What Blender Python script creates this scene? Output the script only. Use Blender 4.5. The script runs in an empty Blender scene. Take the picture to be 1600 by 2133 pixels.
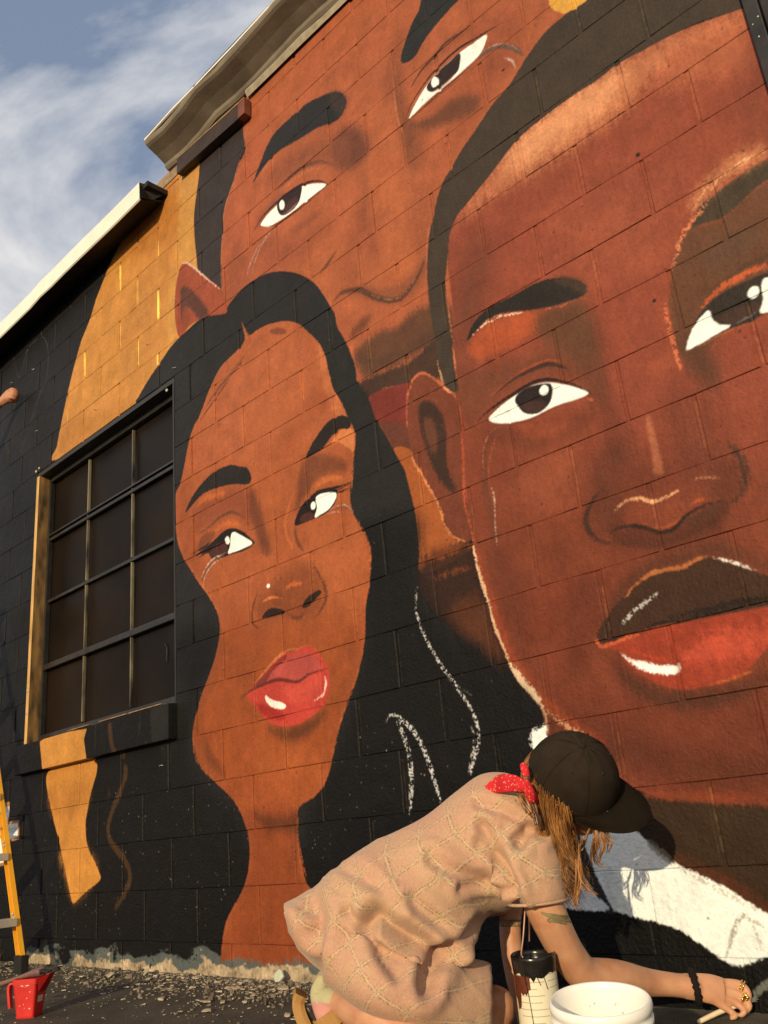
import bpy, bmesh, math, random
import numpy as np
from mathutils import Vector, Matrix
random.seed(7); RNG = np.random.default_rng(11)
SC = bpy.context.scene; COL = SC.collection
# ------------------------------------------------------------------ camera, sky, sun, exposure
cam_d = bpy.data.cameras.new("camera"); cam = bpy.data.objects.new("camera", cam_d); COL.objects.link(cam)
RIGHT = Vector((0.70964429, 0.69897981, -0.08849976)); UP = Vector((0.29788294, -0.18382509, 0.93673587)); FWD = Vector((-0.63849099, 0.69111183, 0.33866458))
cam.matrix_world = Matrix(((RIGHT.x, UP.x, -FWD.x, 3.0839), (RIGHT.y, UP.y, -FWD.y, -2.2321), (RIGHT.z, UP.z, -FWD.z, 0.4794), (0, 0, 0, 1)))
cam_d.sensor_fit = 'VERTICAL'; cam_d.sensor_height = 36.0; cam_d.lens = 1825.0 / 2133.0 * 36.0
cam_d.clip_start = 0.02; cam_d.clip_end = 2000
SC.camera = cam
SUN_AZ, SUN_EL = math.radians(21.0), math.radians(14.0)          # azimuth away from the wall's normal, towards +x
TO_SUN = Vector((math.sin(SUN_AZ) * math.cos(SUN_EL), -math.cos(SUN_AZ) * math.cos(SUN_EL), math.sin(SUN_EL)))
sun_d = bpy.data.lights.new("sun", 'SUN'); sun = bpy.data.objects.new("sun", sun_d); COL.objects.link(sun)
sun_d.energy = 4.9; sun_d.angle = math.radians(0.5); sun_d.color = (1.0, 0.79, 0.49)
sun.rotation_euler = TO_SUN.to_track_quat('Z', 'Y').to_euler(); sun.location = TO_SUN * 30
world = bpy.data.worlds.new("World"); SC.world = world; world.use_nodes = True
nt = world.node_tree; nt.nodes.clear()
def NN(t, typ, **kw):
    n = t.nodes.new(typ)
    for k, v in kw.items(): setattr(n, k, v)
    return n
out = NN(nt, 'ShaderNodeOutputWorld'); bg = NN(nt, 'ShaderNodeBackground'); sky = NN(nt, 'ShaderNodeTexSky', sky_type='NISHITA')
sky.sun_disc = False; sky.sun_elevation = SUN_EL; sky.sun_rotation = math.pi - SUN_AZ; sky.air_density = 1.0; sky.dust_density = 1.2; sky.ozone_density = 1.5
tc = NN(nt, 'ShaderNodeTexCoord'); mp = NN(nt, 'ShaderNodeMapping'); mp.inputs['Scale'].default_value = (1.0, 1.0, 2.1); mp.inputs['Rotation'].default_value = (0.35, 0.2, 0.5); mp.inputs['Location'].default_value = (0, 0, 0)
nt.links.new(tc.outputs['Generated'], mp.inputs['Vector'])
n1 = NN(nt, 'ShaderNodeTexNoise'); n1.inputs['Scale'].default_value = 1.7; n1.inputs['Detail'].default_value = 9; n1.inputs['Roughness'].default_value = 0.55; n1.inputs['Distortion'].default_value = 0.5
nt.links.new(mp.outputs[0], n1.inputs['Vector'])
rp = NN(nt, 'ShaderNodeValToRGB'); rp.color_ramp.elements[0].position = 0.42; rp.color_ramp.elements[1].position = 0.57
nt.links.new(n1.outputs['Fac'], rp.inputs['Fac'])
mx = NN(nt, 'ShaderNodeMix', data_type='RGBA'); mx.inputs[7].default_value = (9.4, 9.1, 8.8, 1)
hz = NN(nt, 'ShaderNodeMix', data_type='RGBA'); hz.inputs[0].default_value = .65; hz.inputs[7].default_value = (2.8, 3.5, 4.9, 1); nt.links.new(sky.outputs[0], hz.inputs[6])
nt.links.new(rp.outputs['Color'], mx.inputs[0]); nt.links.new(hz.outputs[2], mx.inputs[6])
nt.links.new(mx.outputs[2], bg.inputs['Color']); bg.inputs['Strength'].default_value = 0.12
nt.links.new(bg.outputs[0], out.inputs['Surface'])
SC.view_settings.view_transform = 'Standard'; SC.view_settings.look = 'None'; SC.view_settings.gamma = 1.0
SC.view_settings.use_curve_mapping = False; SC.view_settings.exposure = -0.22
SC.cycles.max_bounces = 6; SC.cycles.use_denoising = True

# ------------------------------------------------------------------ the mural: paint laid on in wall millimetres
MX0, MX1, MZ0, MZ1, PPM = -2.95, 2.75, -0.05, 4.15, 430.0
MW, MH = int((MX1 - MX0) * PPM), int((MZ1 - MZ0) * PPM)
LIGHT = np.array([1.22, 1.08, .82])       # colour of the evening light, so that photographed paint becomes paint
def lin(c):
    c = np.asarray(c, float) / 255.0
    return np.where(c <= 0.04045, c / 12.92, ((c + 0.055) / 1.055) ** 2.4)
def enc(c): return np.where(c <= 0.0031308, c * 12.92, 1.055 * np.maximum(c, 1e-6) ** (1 / 2.4) - 0.055)
def pig(c):
    a = lin(c); y = float(a @ np.array([.35, .5, .15])); t = min(max((y - .30) / .45, 0), 1); t = t * t * (3 - 2 * t)
    a = a / LIGHT * (np.array([.77, .69, .57]) * (1 - t) + t)
    return np.clip(a * (0.38 + 0.62 * min(y / .04, 1)), 0.003, 0.80)
def resize(a, h, w):
    ys = np.linspace(0, a.shape[0] - 1.001, h); xs = np.linspace(0, a.shape[1] - 1.001, w)
    y0 = ys.astype(int); x0 = xs.astype(int); fy = (ys - y0)[:, None]; fx = (xs - x0)[None]
    A = a[y0]; B = a[y0 + 1]; r = A * (1 - fy) + B * fy
    return r[:, x0] * (1 - fx) + r[:, x0 + 1] * fx
def vnoise(h, w, cy, cx, octv=4, gain=0.55):
    o = np.zeros((h, w), np.float32); a = 1.0; s = 0
    for k in range(octv):
        o += a * resize(RNG.standard_normal((max(3, int(cy * 2 ** k)), max(3, int(cx * 2 ** k)))).astype(np.float32), h, w); s += a * a; a *= gain
    return o / math.sqrt(s)
def box(a, n, ax):
    if n < 1: return a
    p = [(0, 0), (0, 0)]; p[ax] = (n + 1, n); c = np.cumsum(np.pad(a, p, mode='edge'), axis=ax, dtype=np.float64)
    k = 2 * n + 1
    return ((c[k:] - c[:-k]) / k if ax == 0 else (c[:, k:] - c[:, :-k]) / k).astype(np.float32)
def blur(a, s):
    n = max(0, int(round(s * 0.95)))
    for _ in range(3): a = box(box(a, n, 0), n, 1)
    return a
N_FINE = vnoise(MH, MW, 420, 570, 2); N_MID = vnoise(MH, MW, 70, 95, 4); N_LOW = vnoise(MH, MW, 5, 7, 3)
N_VERT = vnoise(MH, MW, 40, 700, 2); N_HOR = vnoise(MH, MW, 520, 50, 2)
N_DRY = vnoise(MH, MW, 1150, 1560, 1)
N_EDGE = 0.75 * N_DRY + 0.22 * N_FINE + 0.28 * N_MID + 0.22 * N_VERT
N_STR = vnoise(MH, MW, 34, 950, 2)
CLIP = [None]
CANVAS = np.empty((MH, MW, 3), np.float32); CANVAS[:] = pig((31, 28, 25))
def catmull(P, closed, n=7):
    P = np.asarray(P, float); m = len(P); o = []
    for i in range(m if closed else m - 1):
        if closed: a, b, c, d = P[(i - 1) % m], P[i], P[(i + 1) % m], P[(i + 2) % m]
        else: a, b, c, d = P[max(i - 1, 0)], P[i], P[i + 1], P[min(i + 2, m - 1)]
        for t in np.arange(n) / n:
            o.append(0.5 * (2 * b + (c - a) * t + (2 * a - 5 * b + 4 * c - d) * t * t + (3 * b - a - 3 * c + d) * t ** 3))
    if not closed: o.append(P[-1])
    return np.array(o)
def cover(poly, x0, y0, w, h, SS=3):
    acc = np.zeros((h, w + 2), np.float32)
    X = poly[:, 0] - x0; Y = poly[:, 1] - y0; X2 = np.roll(X, -1); Y2 = np.roll(Y, -1)
    for r in range(h * SS):
        y = (r + 0.5) / SS
        k = ((Y <= y) & (Y2 > y)) | ((Y2 <= y) & (Y > y))
        if not k.any(): continue
        xs = np.sort(X[k] + (y - Y[k]) * (X2[k] - X[k]) / (Y2[k] - Y[k])); row = acc[r // SS]
        for a, b in zip(xs[0::2], xs[1::2]):
            a = min(max(a, 0), w); b = min(max(b, 0), w)
            ia, ib = int(a), int(b)
            row[ia] += (1 - (a - ia)) / SS; row[ia + 1] += (a - ia) / SS
            row[ib] -= (1 - (b - ib)) / SS; row[ib + 1] -= (b - ib) / SS
    return np.clip(np.cumsum(acc, 1)[:, :w], 0, 1)
def lay(poly, col, soft, rough, alpha, dry=0.0, clip=0):
    s = soft / 1000 * PPM; pad = int(3 * s + 6)
    x0 = max(0, int(poly[:, 0].min()) - pad); x1 = min(MW, int(poly[:, 0].max()) + pad)
    y0 = max(0, int(poly[:, 1].min()) - pad); y1 = min(MH, int(poly[:, 1].max()) + pad)
    if x1 - x0 < 2 or y1 - y0 < 2: return
    m = cover(poly, x0, y0, x1 - x0, y1 - y0); m = blur(m, max(s * 0.7, 0.6))
    sl = (slice(y0, y1), slice(x0, x1)); e = 4 * m * (1 - m)
    m = m + rough * 0.45 * e * N_EDGE[sl] + (e * N_STR[sl] * .13 if s > 4 else 0)
    if s < 6: m = (m - 0.5) * 1.6 + 0.5
    m = np.clip(m, 0, 1)
    if dry: m = m * np.clip((N_DRY[sl] * 0.75 + N_FINE[sl] * 0.35 + 0.95 - dry * 1.5) * 2.0, 0, 1)
    if clip == 1: CLIP[0] = np.zeros((MH, MW), np.float32); CLIP[0][sl] = m
    elif clip == 2 and CLIP[0] is not None: m = m * CLIP[0][sl]
    m = (m * alpha)[..., None]
    tone = 1 + 0.05 * N_MID[sl] + 0.018 * N_VERT[sl] + 0.03 * N_FINE[sl]
    CANVAS[sl] = CANVAS[sl] * (1 - m) + (pig(col) * tone[..., None]) * m
def wpx(a): a = np.array(a, float).reshape(-1, 2) / 1000; return np.c_[(a[:, 0] - MX0) * PPM, (a[:, 1] - MZ0) * PPM]
def stroke(pts, w, taper):
    c = catmull(pts, False, 8); t = np.gradient(c, axis=0); t /= np.maximum(np.hypot(t[:, 0], t[:, 1]), 1e-6)[:, None]
    n = np.c_[-t[:, 1], t[:, 0]]; u = np.linspace(0, 1, len(c)); pr = np.minimum(1, np.minimum(u, 1 - u) / max(taper, 0.02)) ** 0.7
    hw = (0.12 + 0.88 * pr) * w / 2
    return np.r_[c + n * hw[:, None], (c - n * hw[:, None])[::-1]]
MURAL = [
('f',(40,38,36),170.8,0.3,0.95,1,[-3233,4627,-498,4085,293,2939,-288,2156,-2012,2754,-2965,3085],0),
('f',(31,31,30),89.7,0.3,0.85,1,[-2965,3085,-1942,2730,-1818,967,-2611,1052],0),
('f',(212,146,68),5.5,0.3,1.0,1,[-856,3968,-653,4049,-498,4119,-159,4062,147,3935,150,3128,132,2756,-642,2694,-739,2676,-1649,2761,-1638,2853,-1592,2988,-1525,3164,-1460,3302,-1372,3453,-1270,3559,-1182,3684,-1026,3836,-921,3907],1),
('f',(192,122,54),68.5,0.5,0.7,1,[-877,3911,-653,4014,-498,4112,-291,4047,-238,3593,-499,3621,-754,3704],2),
('f',(214,156,78),20.5,0.4,0.8,1,[-291,4047,-79,3951,-146,3657,-150,3517,-118,3261,-243,3380,-304,3263,-326,3010,-408,2963,-395,3313,-298,3629],2),
('f',(200,136,64),37.3,0.5,0.6,1,[-675,3593,-355,3537,-302,3383,-500,3247,-747,3218,-802,3404],2),
('f',(210,145,62),62.0,0.5,0.55,1,[-1248,3467,-908,3394,-696,3162,-949,2974,-1225,3000,-1461,3035,-1387,3299],2),
('f',(202,138,68),31.8,0.5,0.5,1,[-906,3329,-500,3247,-430,3061,-644,2957,-897,2981],2),
('f',(182,118,52),38.8,0.5,0.5,1,[-1548,2973,-1163,2880,-741,2793,-892,2768,-1565,2787],2),
('s',(250,215,90),2.3,0.3,0.95,11.3,0.08,0,[-918,3761,-912,3567],0),  # bright strokes paint the lit side of the yellow head joints
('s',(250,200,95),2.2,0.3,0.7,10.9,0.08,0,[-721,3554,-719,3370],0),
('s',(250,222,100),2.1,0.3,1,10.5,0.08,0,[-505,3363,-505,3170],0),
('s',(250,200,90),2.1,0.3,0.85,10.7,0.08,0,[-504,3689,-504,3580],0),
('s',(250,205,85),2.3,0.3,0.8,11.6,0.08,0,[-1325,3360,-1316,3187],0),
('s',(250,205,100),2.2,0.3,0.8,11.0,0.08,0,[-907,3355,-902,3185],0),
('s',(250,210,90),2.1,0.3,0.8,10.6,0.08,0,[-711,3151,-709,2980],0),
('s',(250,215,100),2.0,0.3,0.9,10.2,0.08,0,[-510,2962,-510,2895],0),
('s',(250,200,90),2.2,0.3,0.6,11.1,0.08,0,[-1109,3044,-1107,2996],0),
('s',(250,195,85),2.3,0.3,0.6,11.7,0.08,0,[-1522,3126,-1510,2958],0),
('f',(183,101,64),4.1,0.3,1.0,1,[299,3768,247,3707,203,3625,138,3544,109,3470,97,3369,79,3251,71,3060,101,2933,207,2745,832,2277,1283,1739,1537,1953,1501,2284,1549,2592,1794,2730,2329,2898,2381,3064,1019,4410,304,4138],1),
('f',(62,54,52),4.9,0.3,1.0,1,[-70,3960,84,3961,273,3954,296,3853,304,3777,261,3725,225,3664,203,3625,138,3544,109,3470,97,3369,79,3251,71,3052,-36,3164,-118,3261,-136,3376,-150,3517,-146,3657,-100,3846],0),
('s',(206,140,104),2.9,0.6,0.8,7.3,0.35,0,[299,3768,247,3707,203,3625,138,3544,109,3470,97,3369,79,3251,71,3060],0),
('f',(184,98,62),51.7,0.4,0.6,1,[299,3768,247,3707,138,3544,97,3369,71,3060,214,2874,574,2889,457,3197,366,3510,484,3576,493,3716],2),
('f',(191,108,66),78.1,0.4,0.65,1,[1081,3343,1298,3336,1333,2986,1369,2683,1268,2498,1105,2682,1025,2972],2),
('f',(189,107,63),59.4,0.4,0.5,1,[434,2863,709,2914,1053,2713,1355,2580,1369,2506,1286,2444,1082,2489,833,2575,636,2829],2),
('s',(112,68,48),27.5,0.4,0.75,51.0,0.35,0,[1353,3500,1324,3367,1336,3205,1342,3052,1357,2969],2),
('s',(210,132,86),3.0,0.5,0.8,5.9,0.35,0,[1323,3512,1303,3396,1305,3218,1324,3097,1322,2982],0),
('f',(146,84,56),28.2,0.4,0.61,1,[1255,3447,1337,3594,1392,3628,1360,3468,1306,3355,1253,3293],2),
('f',(128,76,52),26.8,0.4,0.61,1,[1338,3179,1414,3001,1368,2891,1319,2960],2),
('f',(165,82,54),4.9,0.3,1.0,1,[-288,3378,-247,3391,-190,3344,-109,3257,-23,3160,63,3064,100,2992,107,2889,-31,2946,-118,2974,-212,2981,-295,2954,-330,3038,-342,3164,-326,3293],0),
('f',(78,55,44),12.4,0.5,0.85,1,[-277,3257,-206,3210,-114,3097,-34,2970,-117,2979,-171,3046,-218,3099,-268,3024,-284,3070,-287,3180],0),
('f',(150,76,50),9.9,0.5,0.8,1,[-252,3118,-193,3043,-238,2980,-282,2988],0),
('s',(225,180,150),3.0,0.9,0.9,9.9,0.35,0,[-265,3387,-247,3391,-190,3344,-109,3251,-24,3154,67,3051],0),
('f',(158,86,56),39.8,0.5,0.61,1,[1038,2963,1149,2773,1074,2607,930,2594,884,2715,982,2802],2),
('s',(146,82,56),24.2,0.5,0.6,44.4,0.35,0,[1071,3168,1084,2983,1044,2837],2),
('f',(148,80,52),34.8,0.5,0.61,1,[381,3161,653,3025,876,2991,778,2899,574,2889,369,2973],2),
('f',(164,88,56),43.4,0.4,0.67,1,[1671,3385,1966,3223,1844,3025,1699,2956,1592,2874,1518,2858,1603,3099],2),
('f',(150,82,54),37.3,0.5,0.61,1,[111,3150,235,3248,299,3044,254,2907,101,2933],2),
('f',(160,88,58),33.3,0.5,0.61,1,[1304,2770,1436,2799,1389,2560,1320,2512],2),
('f',(112,66,48),29.1,0.5,0.95,1,[913,3358,1010,3390,1106,3298,1136,3174,1043,3136,929,3214],2),
('f',(138,80,56),39.5,0.5,0.67,1,[478,3493,692,3487,947,3387,1029,3276,988,3187,781,3342,613,3374,470,3384],2),
('f',(50,49,49),6.8,0.7,1.0,1,[350,3509,409,3584,470,3653,537,3694,628,3700,710,3697,779,3694,878,3661,916,3646,986,3605,1031,3521,993,3462,939,3461,836,3504,754,3522,669,3541,575,3565,490,3566,414,3542],0),
('f',(70,56,50),15.1,0.9,0.7,1,[941,3640,1040,3522,994,3467,932,3549],2),
('s',(88,58,46),8.8,0.6,0.85,19.8,0.35,0,[512,3352,577,3364,654,3368,739,3357,844,3310,930,3221],2),
('s',(206,128,82),8.8,0.6,0.6,11.1,0.35,0,[484,3319,574,3330,679,3335,778,3312,870,3254],2),
('s',(118,70,50),22.8,0.4,0.6,50.2,0.35,0,[341,3240,407,3270,500,3295,608,3308],2),
('f',(246,246,226),2.7,0.2,1.0,1,[401,3243,469,3267,559,3273,647,3277,700,3264,771,3233,848,3185,855,3167,794,3167,722,3169,651,3169,576,3173,520,3180,464,3188,415,3221],0),
('f',(58,40,38),2.7,0.2,1.0,1,[524,3272,551,3298,607,3295,671,3278,704,3264,693,3222,674,3192,628,3178,567,3187,534,3221],0),
('f',(84,52,44),8.8,0.4,0.8,1,[565,3212,609,3239,664,3236,671,3194,625,3182],2),
('s',(170,140,130),2.2,0.5,0.9,5.5,0.35,0,[550,3200,612,3188,675,3202],0),
('f',(250,250,240),2.2,0.1,1.0,1,[541,3271,563,3279,578,3248,569,3223,546,3235],0),
('s',(52,34,30),3.3,0.4,1,15.5,0.5,0,[333,3228,415,3274,518,3289,647,3285,744,3259,822,3215,874,3160],0),
('s',(60,36,30),3.3,0.4,0.9,8.8,0.35,0,[415,3218,509,3171,596,3161,731,3155,861,3160],0),
('s',(150,100,76),6.8,0.5,0.5,20.5,0.35,0,[494,3164,425,3151,355,3094,307,3040,293,2994],0),
('s',(205,160,140),1.8,0.5,0.9,5.7,0.35,0,[488,3171,406,3138,364,3124,321,3086,288,3045,275,3004],0),
('s',(205,160,140),1.8,0.5,0.9,5.7,0.35,0,[487,3165,439,3143,382,3111,337,3055,315,2995],0),
('s',(126,72,50),19.4,0.5,0.7,34.5,0.35,0,[589,3071,722,3056,825,3056],2),
('s',(92,56,42),6.2,0.6,0.85,16.5,0.35,0,[771,2749,835,2771,896,2805],0),
('s',(210,130,85),2.0,0.6,0.7,4.1,0.35,0,[853,2769,892,2797],0),
('f',(142,82,54),18.9,0.5,0.85,1,[866,2605,999,2566,1135,2483,1262,2457,1343,2499,1360,2446,1304,2391,1226,2379,1126,2412,1002,2514],2),
('s',(88,58,42),7.6,0.5,0.9,22.8,0.25,0,[835,2565,900,2587,997,2551,1035,2516,1082,2469,1158,2413,1221,2395,1272,2415,1325,2453,1364,2509],2),
('s',(176,128,96),1.9,1,0.6,3.8,0.35,0,[1005,2546,1083,2473,1159,2417,1224,2402,1284,2428,1342,2489],0),
('s',(104,62,42),17.4,0.6,0.85,50.2,0.35,0,[922,2358,981,2380,1060,2400],2),
('f',(98,66,46),18.3,0.6,0.95,1,[948,2289,1090,2308,1175,2281,1249,2303,1355,2290,1448,2231,1446,2072,1337,2114,1107,2134,999,2136,946,2224],0),
('f',(66,50,38),12.6,0.5,0.95,1,[945,2139,1065,2132,1216,2111,1341,2139,1444,2133,1440,1959,1331,1988,1190,2027,1082,2054,992,2055],0),
('f',(84,60,44),14.5,0.6,0.5,1,[946,2268,1092,2136,1340,2133,1431,2119,1426,2242,1299,2184,1098,2186],0),
('s',(206,112,60),9.7,0.6,0.85,17.4,0.35,0,[919,2334,922,2284,935,2225],0),
('s',(176,92,52),5.7,0.9,0.7,9.5,0.35,0,[902,2334,1035,2324,1174,2335],0),
('f',(128,54,42),4.5,0.5,1.0,1,[992,2053,1082,2055,1190,2031,1232,2012,1209,1844,1026,1937],0),
('f',(108,60,42),7.1,0.5,1.0,1,[1026,1937,1209,1848,1194,1735,1109,1772,1060,1883],0),
('s',(170,84,50),3.6,0.9,0.8,5.5,0.35,0,[992,2051,1026,1941,1066,1869,1109,1772],0),
('f',(176,96,46),5.1,0.5,1.0,1,[1100,1799,1185,1761,1229,1647,1274,1532,1305,1416,1353,1362,1405,1326,1175,1296,1166,1431,1156,1561,1138,1698],0),
('f',(64,40,28),22.3,0.7,0.95,1,[1143,1296,1194,1352,1294,1358,1408,1342,1419,1224,1441,1089,1482,906,1382,991,1273,1077,1181,1180,1144,1240],0),
('s',(150,78,40),9.8,1,0.7,16.4,0.35,0,[1181,1338,1269,1334,1366,1338],0),
('s',(140,72,38),9.7,1,0.6,12.9,0.35,0,[1193,1266,1281,1268,1395,1263],0),
('f',(96,54,32),24.8,0.5,0.95,1,[1409,1161,1439,1075,1468,931,1368,1028,1279,1111,1308,1170],0),
('f',(50,50,50),4.9,0.6,1.0,1,[1530,3698,1483,3650,1434,3610,1383,3537,1358,3480,1387,3444,1438,3440,1491,3479,1569,3508,1635,3522,1692,3550],0),
('s',(120,72,50),19.0,0.5,0.6,38.0,0.35,0,[1460,3335,1593,3364,1726,3350],0),
('s',(72,48,40),4.8,0.6,0.9,13.4,0.35,0,[1389,3303,1457,3346,1532,3362,1598,3380,1704,3360],0),
('f',(246,246,222),2.3,0.2,1.0,1,[1363,3169,1406,3212,1467,3252,1527,3274,1598,3278,1653,3280,1712,3274,1778,3263,1763,3224,1730,3198,1677,3191,1616,3187,1522,3184,1441,3178,1382,3168],0),
('f',(58,42,38),2.5,0.2,1.0,1,[1472,3250,1535,3275,1598,3278,1650,3279,1639,3222,1619,3202,1556,3194,1494,3204],0),
('s',(190,150,130),3.8,0.5,0.8,9.4,0.35,0,[1498,3200,1558,3192,1619,3202],0),
('f',(250,250,240),1.9,0.1,1.0,1,[1496,3252,1513,3267,1530,3244,1524,3217,1502,3222],0),
('s',(50,36,32),2.8,0.4,1,11.3,0.5,0,[1338,3163,1381,3223,1462,3271,1538,3295,1642,3304,1737,3284,1807,3270,1866,3257],0),
('s',(54,38,34),2.8,0.4,0.9,7.6,0.35,0,[1346,3158,1439,3164,1528,3175,1615,3176,1700,3182],0),
('s',(116,86,74),4.4,0.5,0.9,21.3,0.2,0,[1722,3186,1773,3187,1826,3166,1884,3105,1913,3047],0),
('s',(206,170,150),1.4,0.5,0.9,4.4,0.35,0,[1724,3199,1775,3199,1836,3169,1882,3116,1914,3053],0),
('s',(220,190,170),1.8,0.5,0.9,7.0,0.35,0,[1830,3106,1864,3064,1874,3017],0),
('f',(116,72,50),18.6,0.6,0.92,1,[1349,3141,1479,3098,1590,3097,1708,3018,1666,2969,1541,3009,1422,3062],0),
('f',(226,166,66),4.2,0.6,1.0,1,[2050,3167,2074,3242,2225,3102,2184,3068,2107,3082,2085,3103],0),
('f',(152,76,53),3.0,0.3,1.0,1,[1452,2229,1460,2438,1482,2521,1524,2580,1686,2656,1831,2725,2054,2743,2240,2742,2428,2709,2590,2650,2649,2631,2816,2534,2309,417,2180,437,1989,463,1836,524,1677,644,1588,691,1583,726,1580,770,1554,809,1513,861,1493,901,1477,950,1457,1012,1441,1089,1432,1154,1419,1219,1410,1277,1406,1341,1406,1462,1402,1569,1422,1741,1421,1834,1414,1932],1),
('f',(132,66,42),124.4,0.3,0.92,1,[1423,1778,1685,1638,1916,1452,2121,1319,2503,1186,2309,417,1991,475,1677,644,1539,816,1441,1089,1406,1341],2),
('f',(116,56,36),63.8,0.4,0.73,1,[1547,858,1785,789,2384,712,2312,427,1989,463,1746,597,1588,691],2),
('f',(138,66,42),57.2,0.4,0.73,1,[1603,1176,1818,1120,1852,968,1772,887,1599,950,1527,1055],2),
('f',(120,66,46),40.7,0.5,0.73,1,[1458,2226,1627,2377,1554,2059,1507,1966,1439,1883,1425,1965],2),
('s',(92,62,46),10.3,0.6,0.5,15.4,0.35,0,[1565,2331,1527,2230,1478,2135],2),
('f',(112,66,44),31.6,0.5,0.73,1,[1414,1932,1557,1943,1731,1899,1965,1874,1981,1781,1948,1697,1854,1755,1716,1816,1531,1788,1472,1749,1430,1793],2),
('f',(212,134,90),40.8,0.6,0.85,1,[1523,2574,1685,2653,1831,2721,2054,2740,2240,2739,2428,2706,2589,2647,2648,2625,2638,2584,2538,2612,2407,2633,2314,2607,2234,2567,2091,2553,1946,2550,1821,2559,1706,2577,1579,2563],2),
('f',(232,160,108),39.0,0.7,0.75,1,[1765,2686,1930,2734,2052,2734,2238,2728,2223,2639,2102,2611,1956,2604,1830,2610],2),
('f',(200,116,78),37.2,0.6,0.6,1,[2413,2663,2585,2631,2631,2553,2614,2422,2526,2475,2412,2510,2343,2564],2),
('f',(106,56,38),31.6,0.4,0.73,1,[1952,1761,2012,1604,2030,1456,1950,1378,1870,1344,1871,1437,1949,1534,1926,1673],2),
('f',(112,58,40),34.6,0.4,0.67,1,[2186,1653,2199,1510,2256,1413,2284,1346,2203,1304,2127,1346,2134,1461],2),
('f',(92,52,34),15.9,0.5,0.73,1,[1901,1214,2088,1166,2249,1205,2220,1140,2080,1130,1940,1171],2),
('f',(104,54,34),45.2,0.4,0.61,1,[1422,1305,1547,1286,1590,1102,1591,908,1512,915,1456,1087],2),
('f',(166,90,60),51.0,0.4,0.49,1,[1635,1572,1813,1538,1858,1410,1727,1359,1610,1430],2),
('f',(112,62,44),41.1,0.5,0.55,1,[1514,2443,1642,2471,1654,2280,1566,2131,1462,2104],2),
('f',(172,94,66),89.8,0.4,0.4,1,[1918,2399,2246,2260,2319,2090,2158,1996,1931,2161],2),
('f',(140,74,52),53.1,0.4,0.61,1,[2631,2553,2822,2457,2711,2014,2586,2132,2540,2285],2),
('f',(94,50,34),18.3,0.5,0.73,1,[1878,1341,1932,1369,1963,1284,1911,1223,1869,1256],2),
('f',(100,54,36),17.9,0.5,0.73,1,[2236,1328,2312,1307,2297,1217,2219,1222],2),
('f',(112,56,36),26.9,0.5,0.49,1,[2021,1414,2186,1353,2223,1269,2112,1278,1971,1325],2),
('f',(150,76,48),18.8,0.5,0.61,1,[2006,1270,2133,1243,2094,1192,1997,1226],2),
('f',(98,50,32),36.4,0.5,0.55,1,[1727,1084,1833,1115,1822,975,1749,850,1691,889],2),
('f',(86,46,30),32.8,0.5,0.55,1,[1600,764,1754,714,1993,606,2341,542,2325,479,1999,509,1789,579,1645,648],2),
('f',(84,46,30),12.0,0.5,0.6,1,[1896,1252,1983,1230,2063,1183,2153,1202,2265,1220,2226,1165,2082,1140,1941,1180],2),
('f',(96,52,34),21.5,0.5,0.45,1,[1478,1719,1560,1713,1724,1648,1901,1634,1924,1576,1763,1557,1604,1617],2),
('f',(100,60,42),23.8,0.5,0.6,1,[1881,1898,1983,1917,2006,1803,1976,1652,1930,1606,1908,1714,1902,1819],2),
('f',(182,92,56),18.3,0.5,0.4,1,[1655,1684,1759,1634,1847,1623,1786,1582,1681,1614],2),
('f',(70,59,48),3.7,0.7,1.0,1,[2196,3071,2106,3080,2016,3073,1925,3030,1840,2972,1753,2940,1674,2892,1593,2846,1544,2808,1476,2756,1430,2674,1411,2630,1384,2562,1363,2466,1352,2365,1351,2261,1355,2156,1357,2055,1371,1951,1413,1900,1428,1926,1425,2023,1424,2122,1423,2224,1431,2322,1460,2438,1482,2521,1524,2580,1587,2614,1686,2656,1767,2696,1831,2725,1932,2743,2054,2743,2165,2735,2240,2742,2339,2724,2428,2709,2512,2686,2590,2650,2638,2630,2752,2593,2777,2700,2340,3125],0),
('f',(62,52,42),17.6,0.4,0.73,1,[1402,2618,1471,2511,1431,2322,1424,2122,1417,1911,1371,1951,1355,2156,1354,2364],2),
('s',(212,146,100),1.8,0.9,0.8,5.5,0.35,0,[1400,2619,1378,2566,1361,2467],0),
('s',(214,130,84),2.1,1,0.7,5.2,0.35,0,[1456,2392,1438,2319,1432,2219,1435,2117,1431,2001,1426,1898],0),
('s',(222,170,120),1.7,1,0.7,6.9,0.35,0,[1355,2060,1359,2005,1371,1951],0),
('f',(184,88,50),14.7,0.8,0.95,1,[1506,2059,1584,2086,1687,2078,1780,2043,1826,1998,1743,1966,1615,1957,1520,1983],2),
('f',(104,68,46),24.4,0.5,0.92,1,[1794,2032,1937,2003,1978,1955,1975,1852,1936,1769,1869,1834,1779,1949],2),
('f',(50,44,38),4.8,0.7,1.0,1,[1494,2065,1523,2109,1566,2136,1611,2146,1663,2144,1724,2140,1797,2139,1867,2123,1922,2094,1973,2050,1973,2011,1938,2008,1871,2020,1781,2048,1688,2087,1625,2106,1582,2103,1524,2077],0),
('f',(78,60,46),9.2,0.8,0.7,1,[1867,2123,1936,2092,1983,2037,1970,2008,1929,2052],2),
('s',(232,194,154),3.3,1.2,0.9,8.3,0.35,0.4,[1518,2077,1559,2087,1586,2097,1634,2094,1687,2078,1740,2060],0),
('s',(206,110,66),2.3,1.2,0.8,4.7,0.35,0.4,[1813,2032,1875,2012,1928,2004],0),
('s',(190,86,48),3.9,0.8,0.8,7.9,0.35,0,[1557,1821,1653,1845,1723,1853,1798,1850,1840,1827],0),
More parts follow.
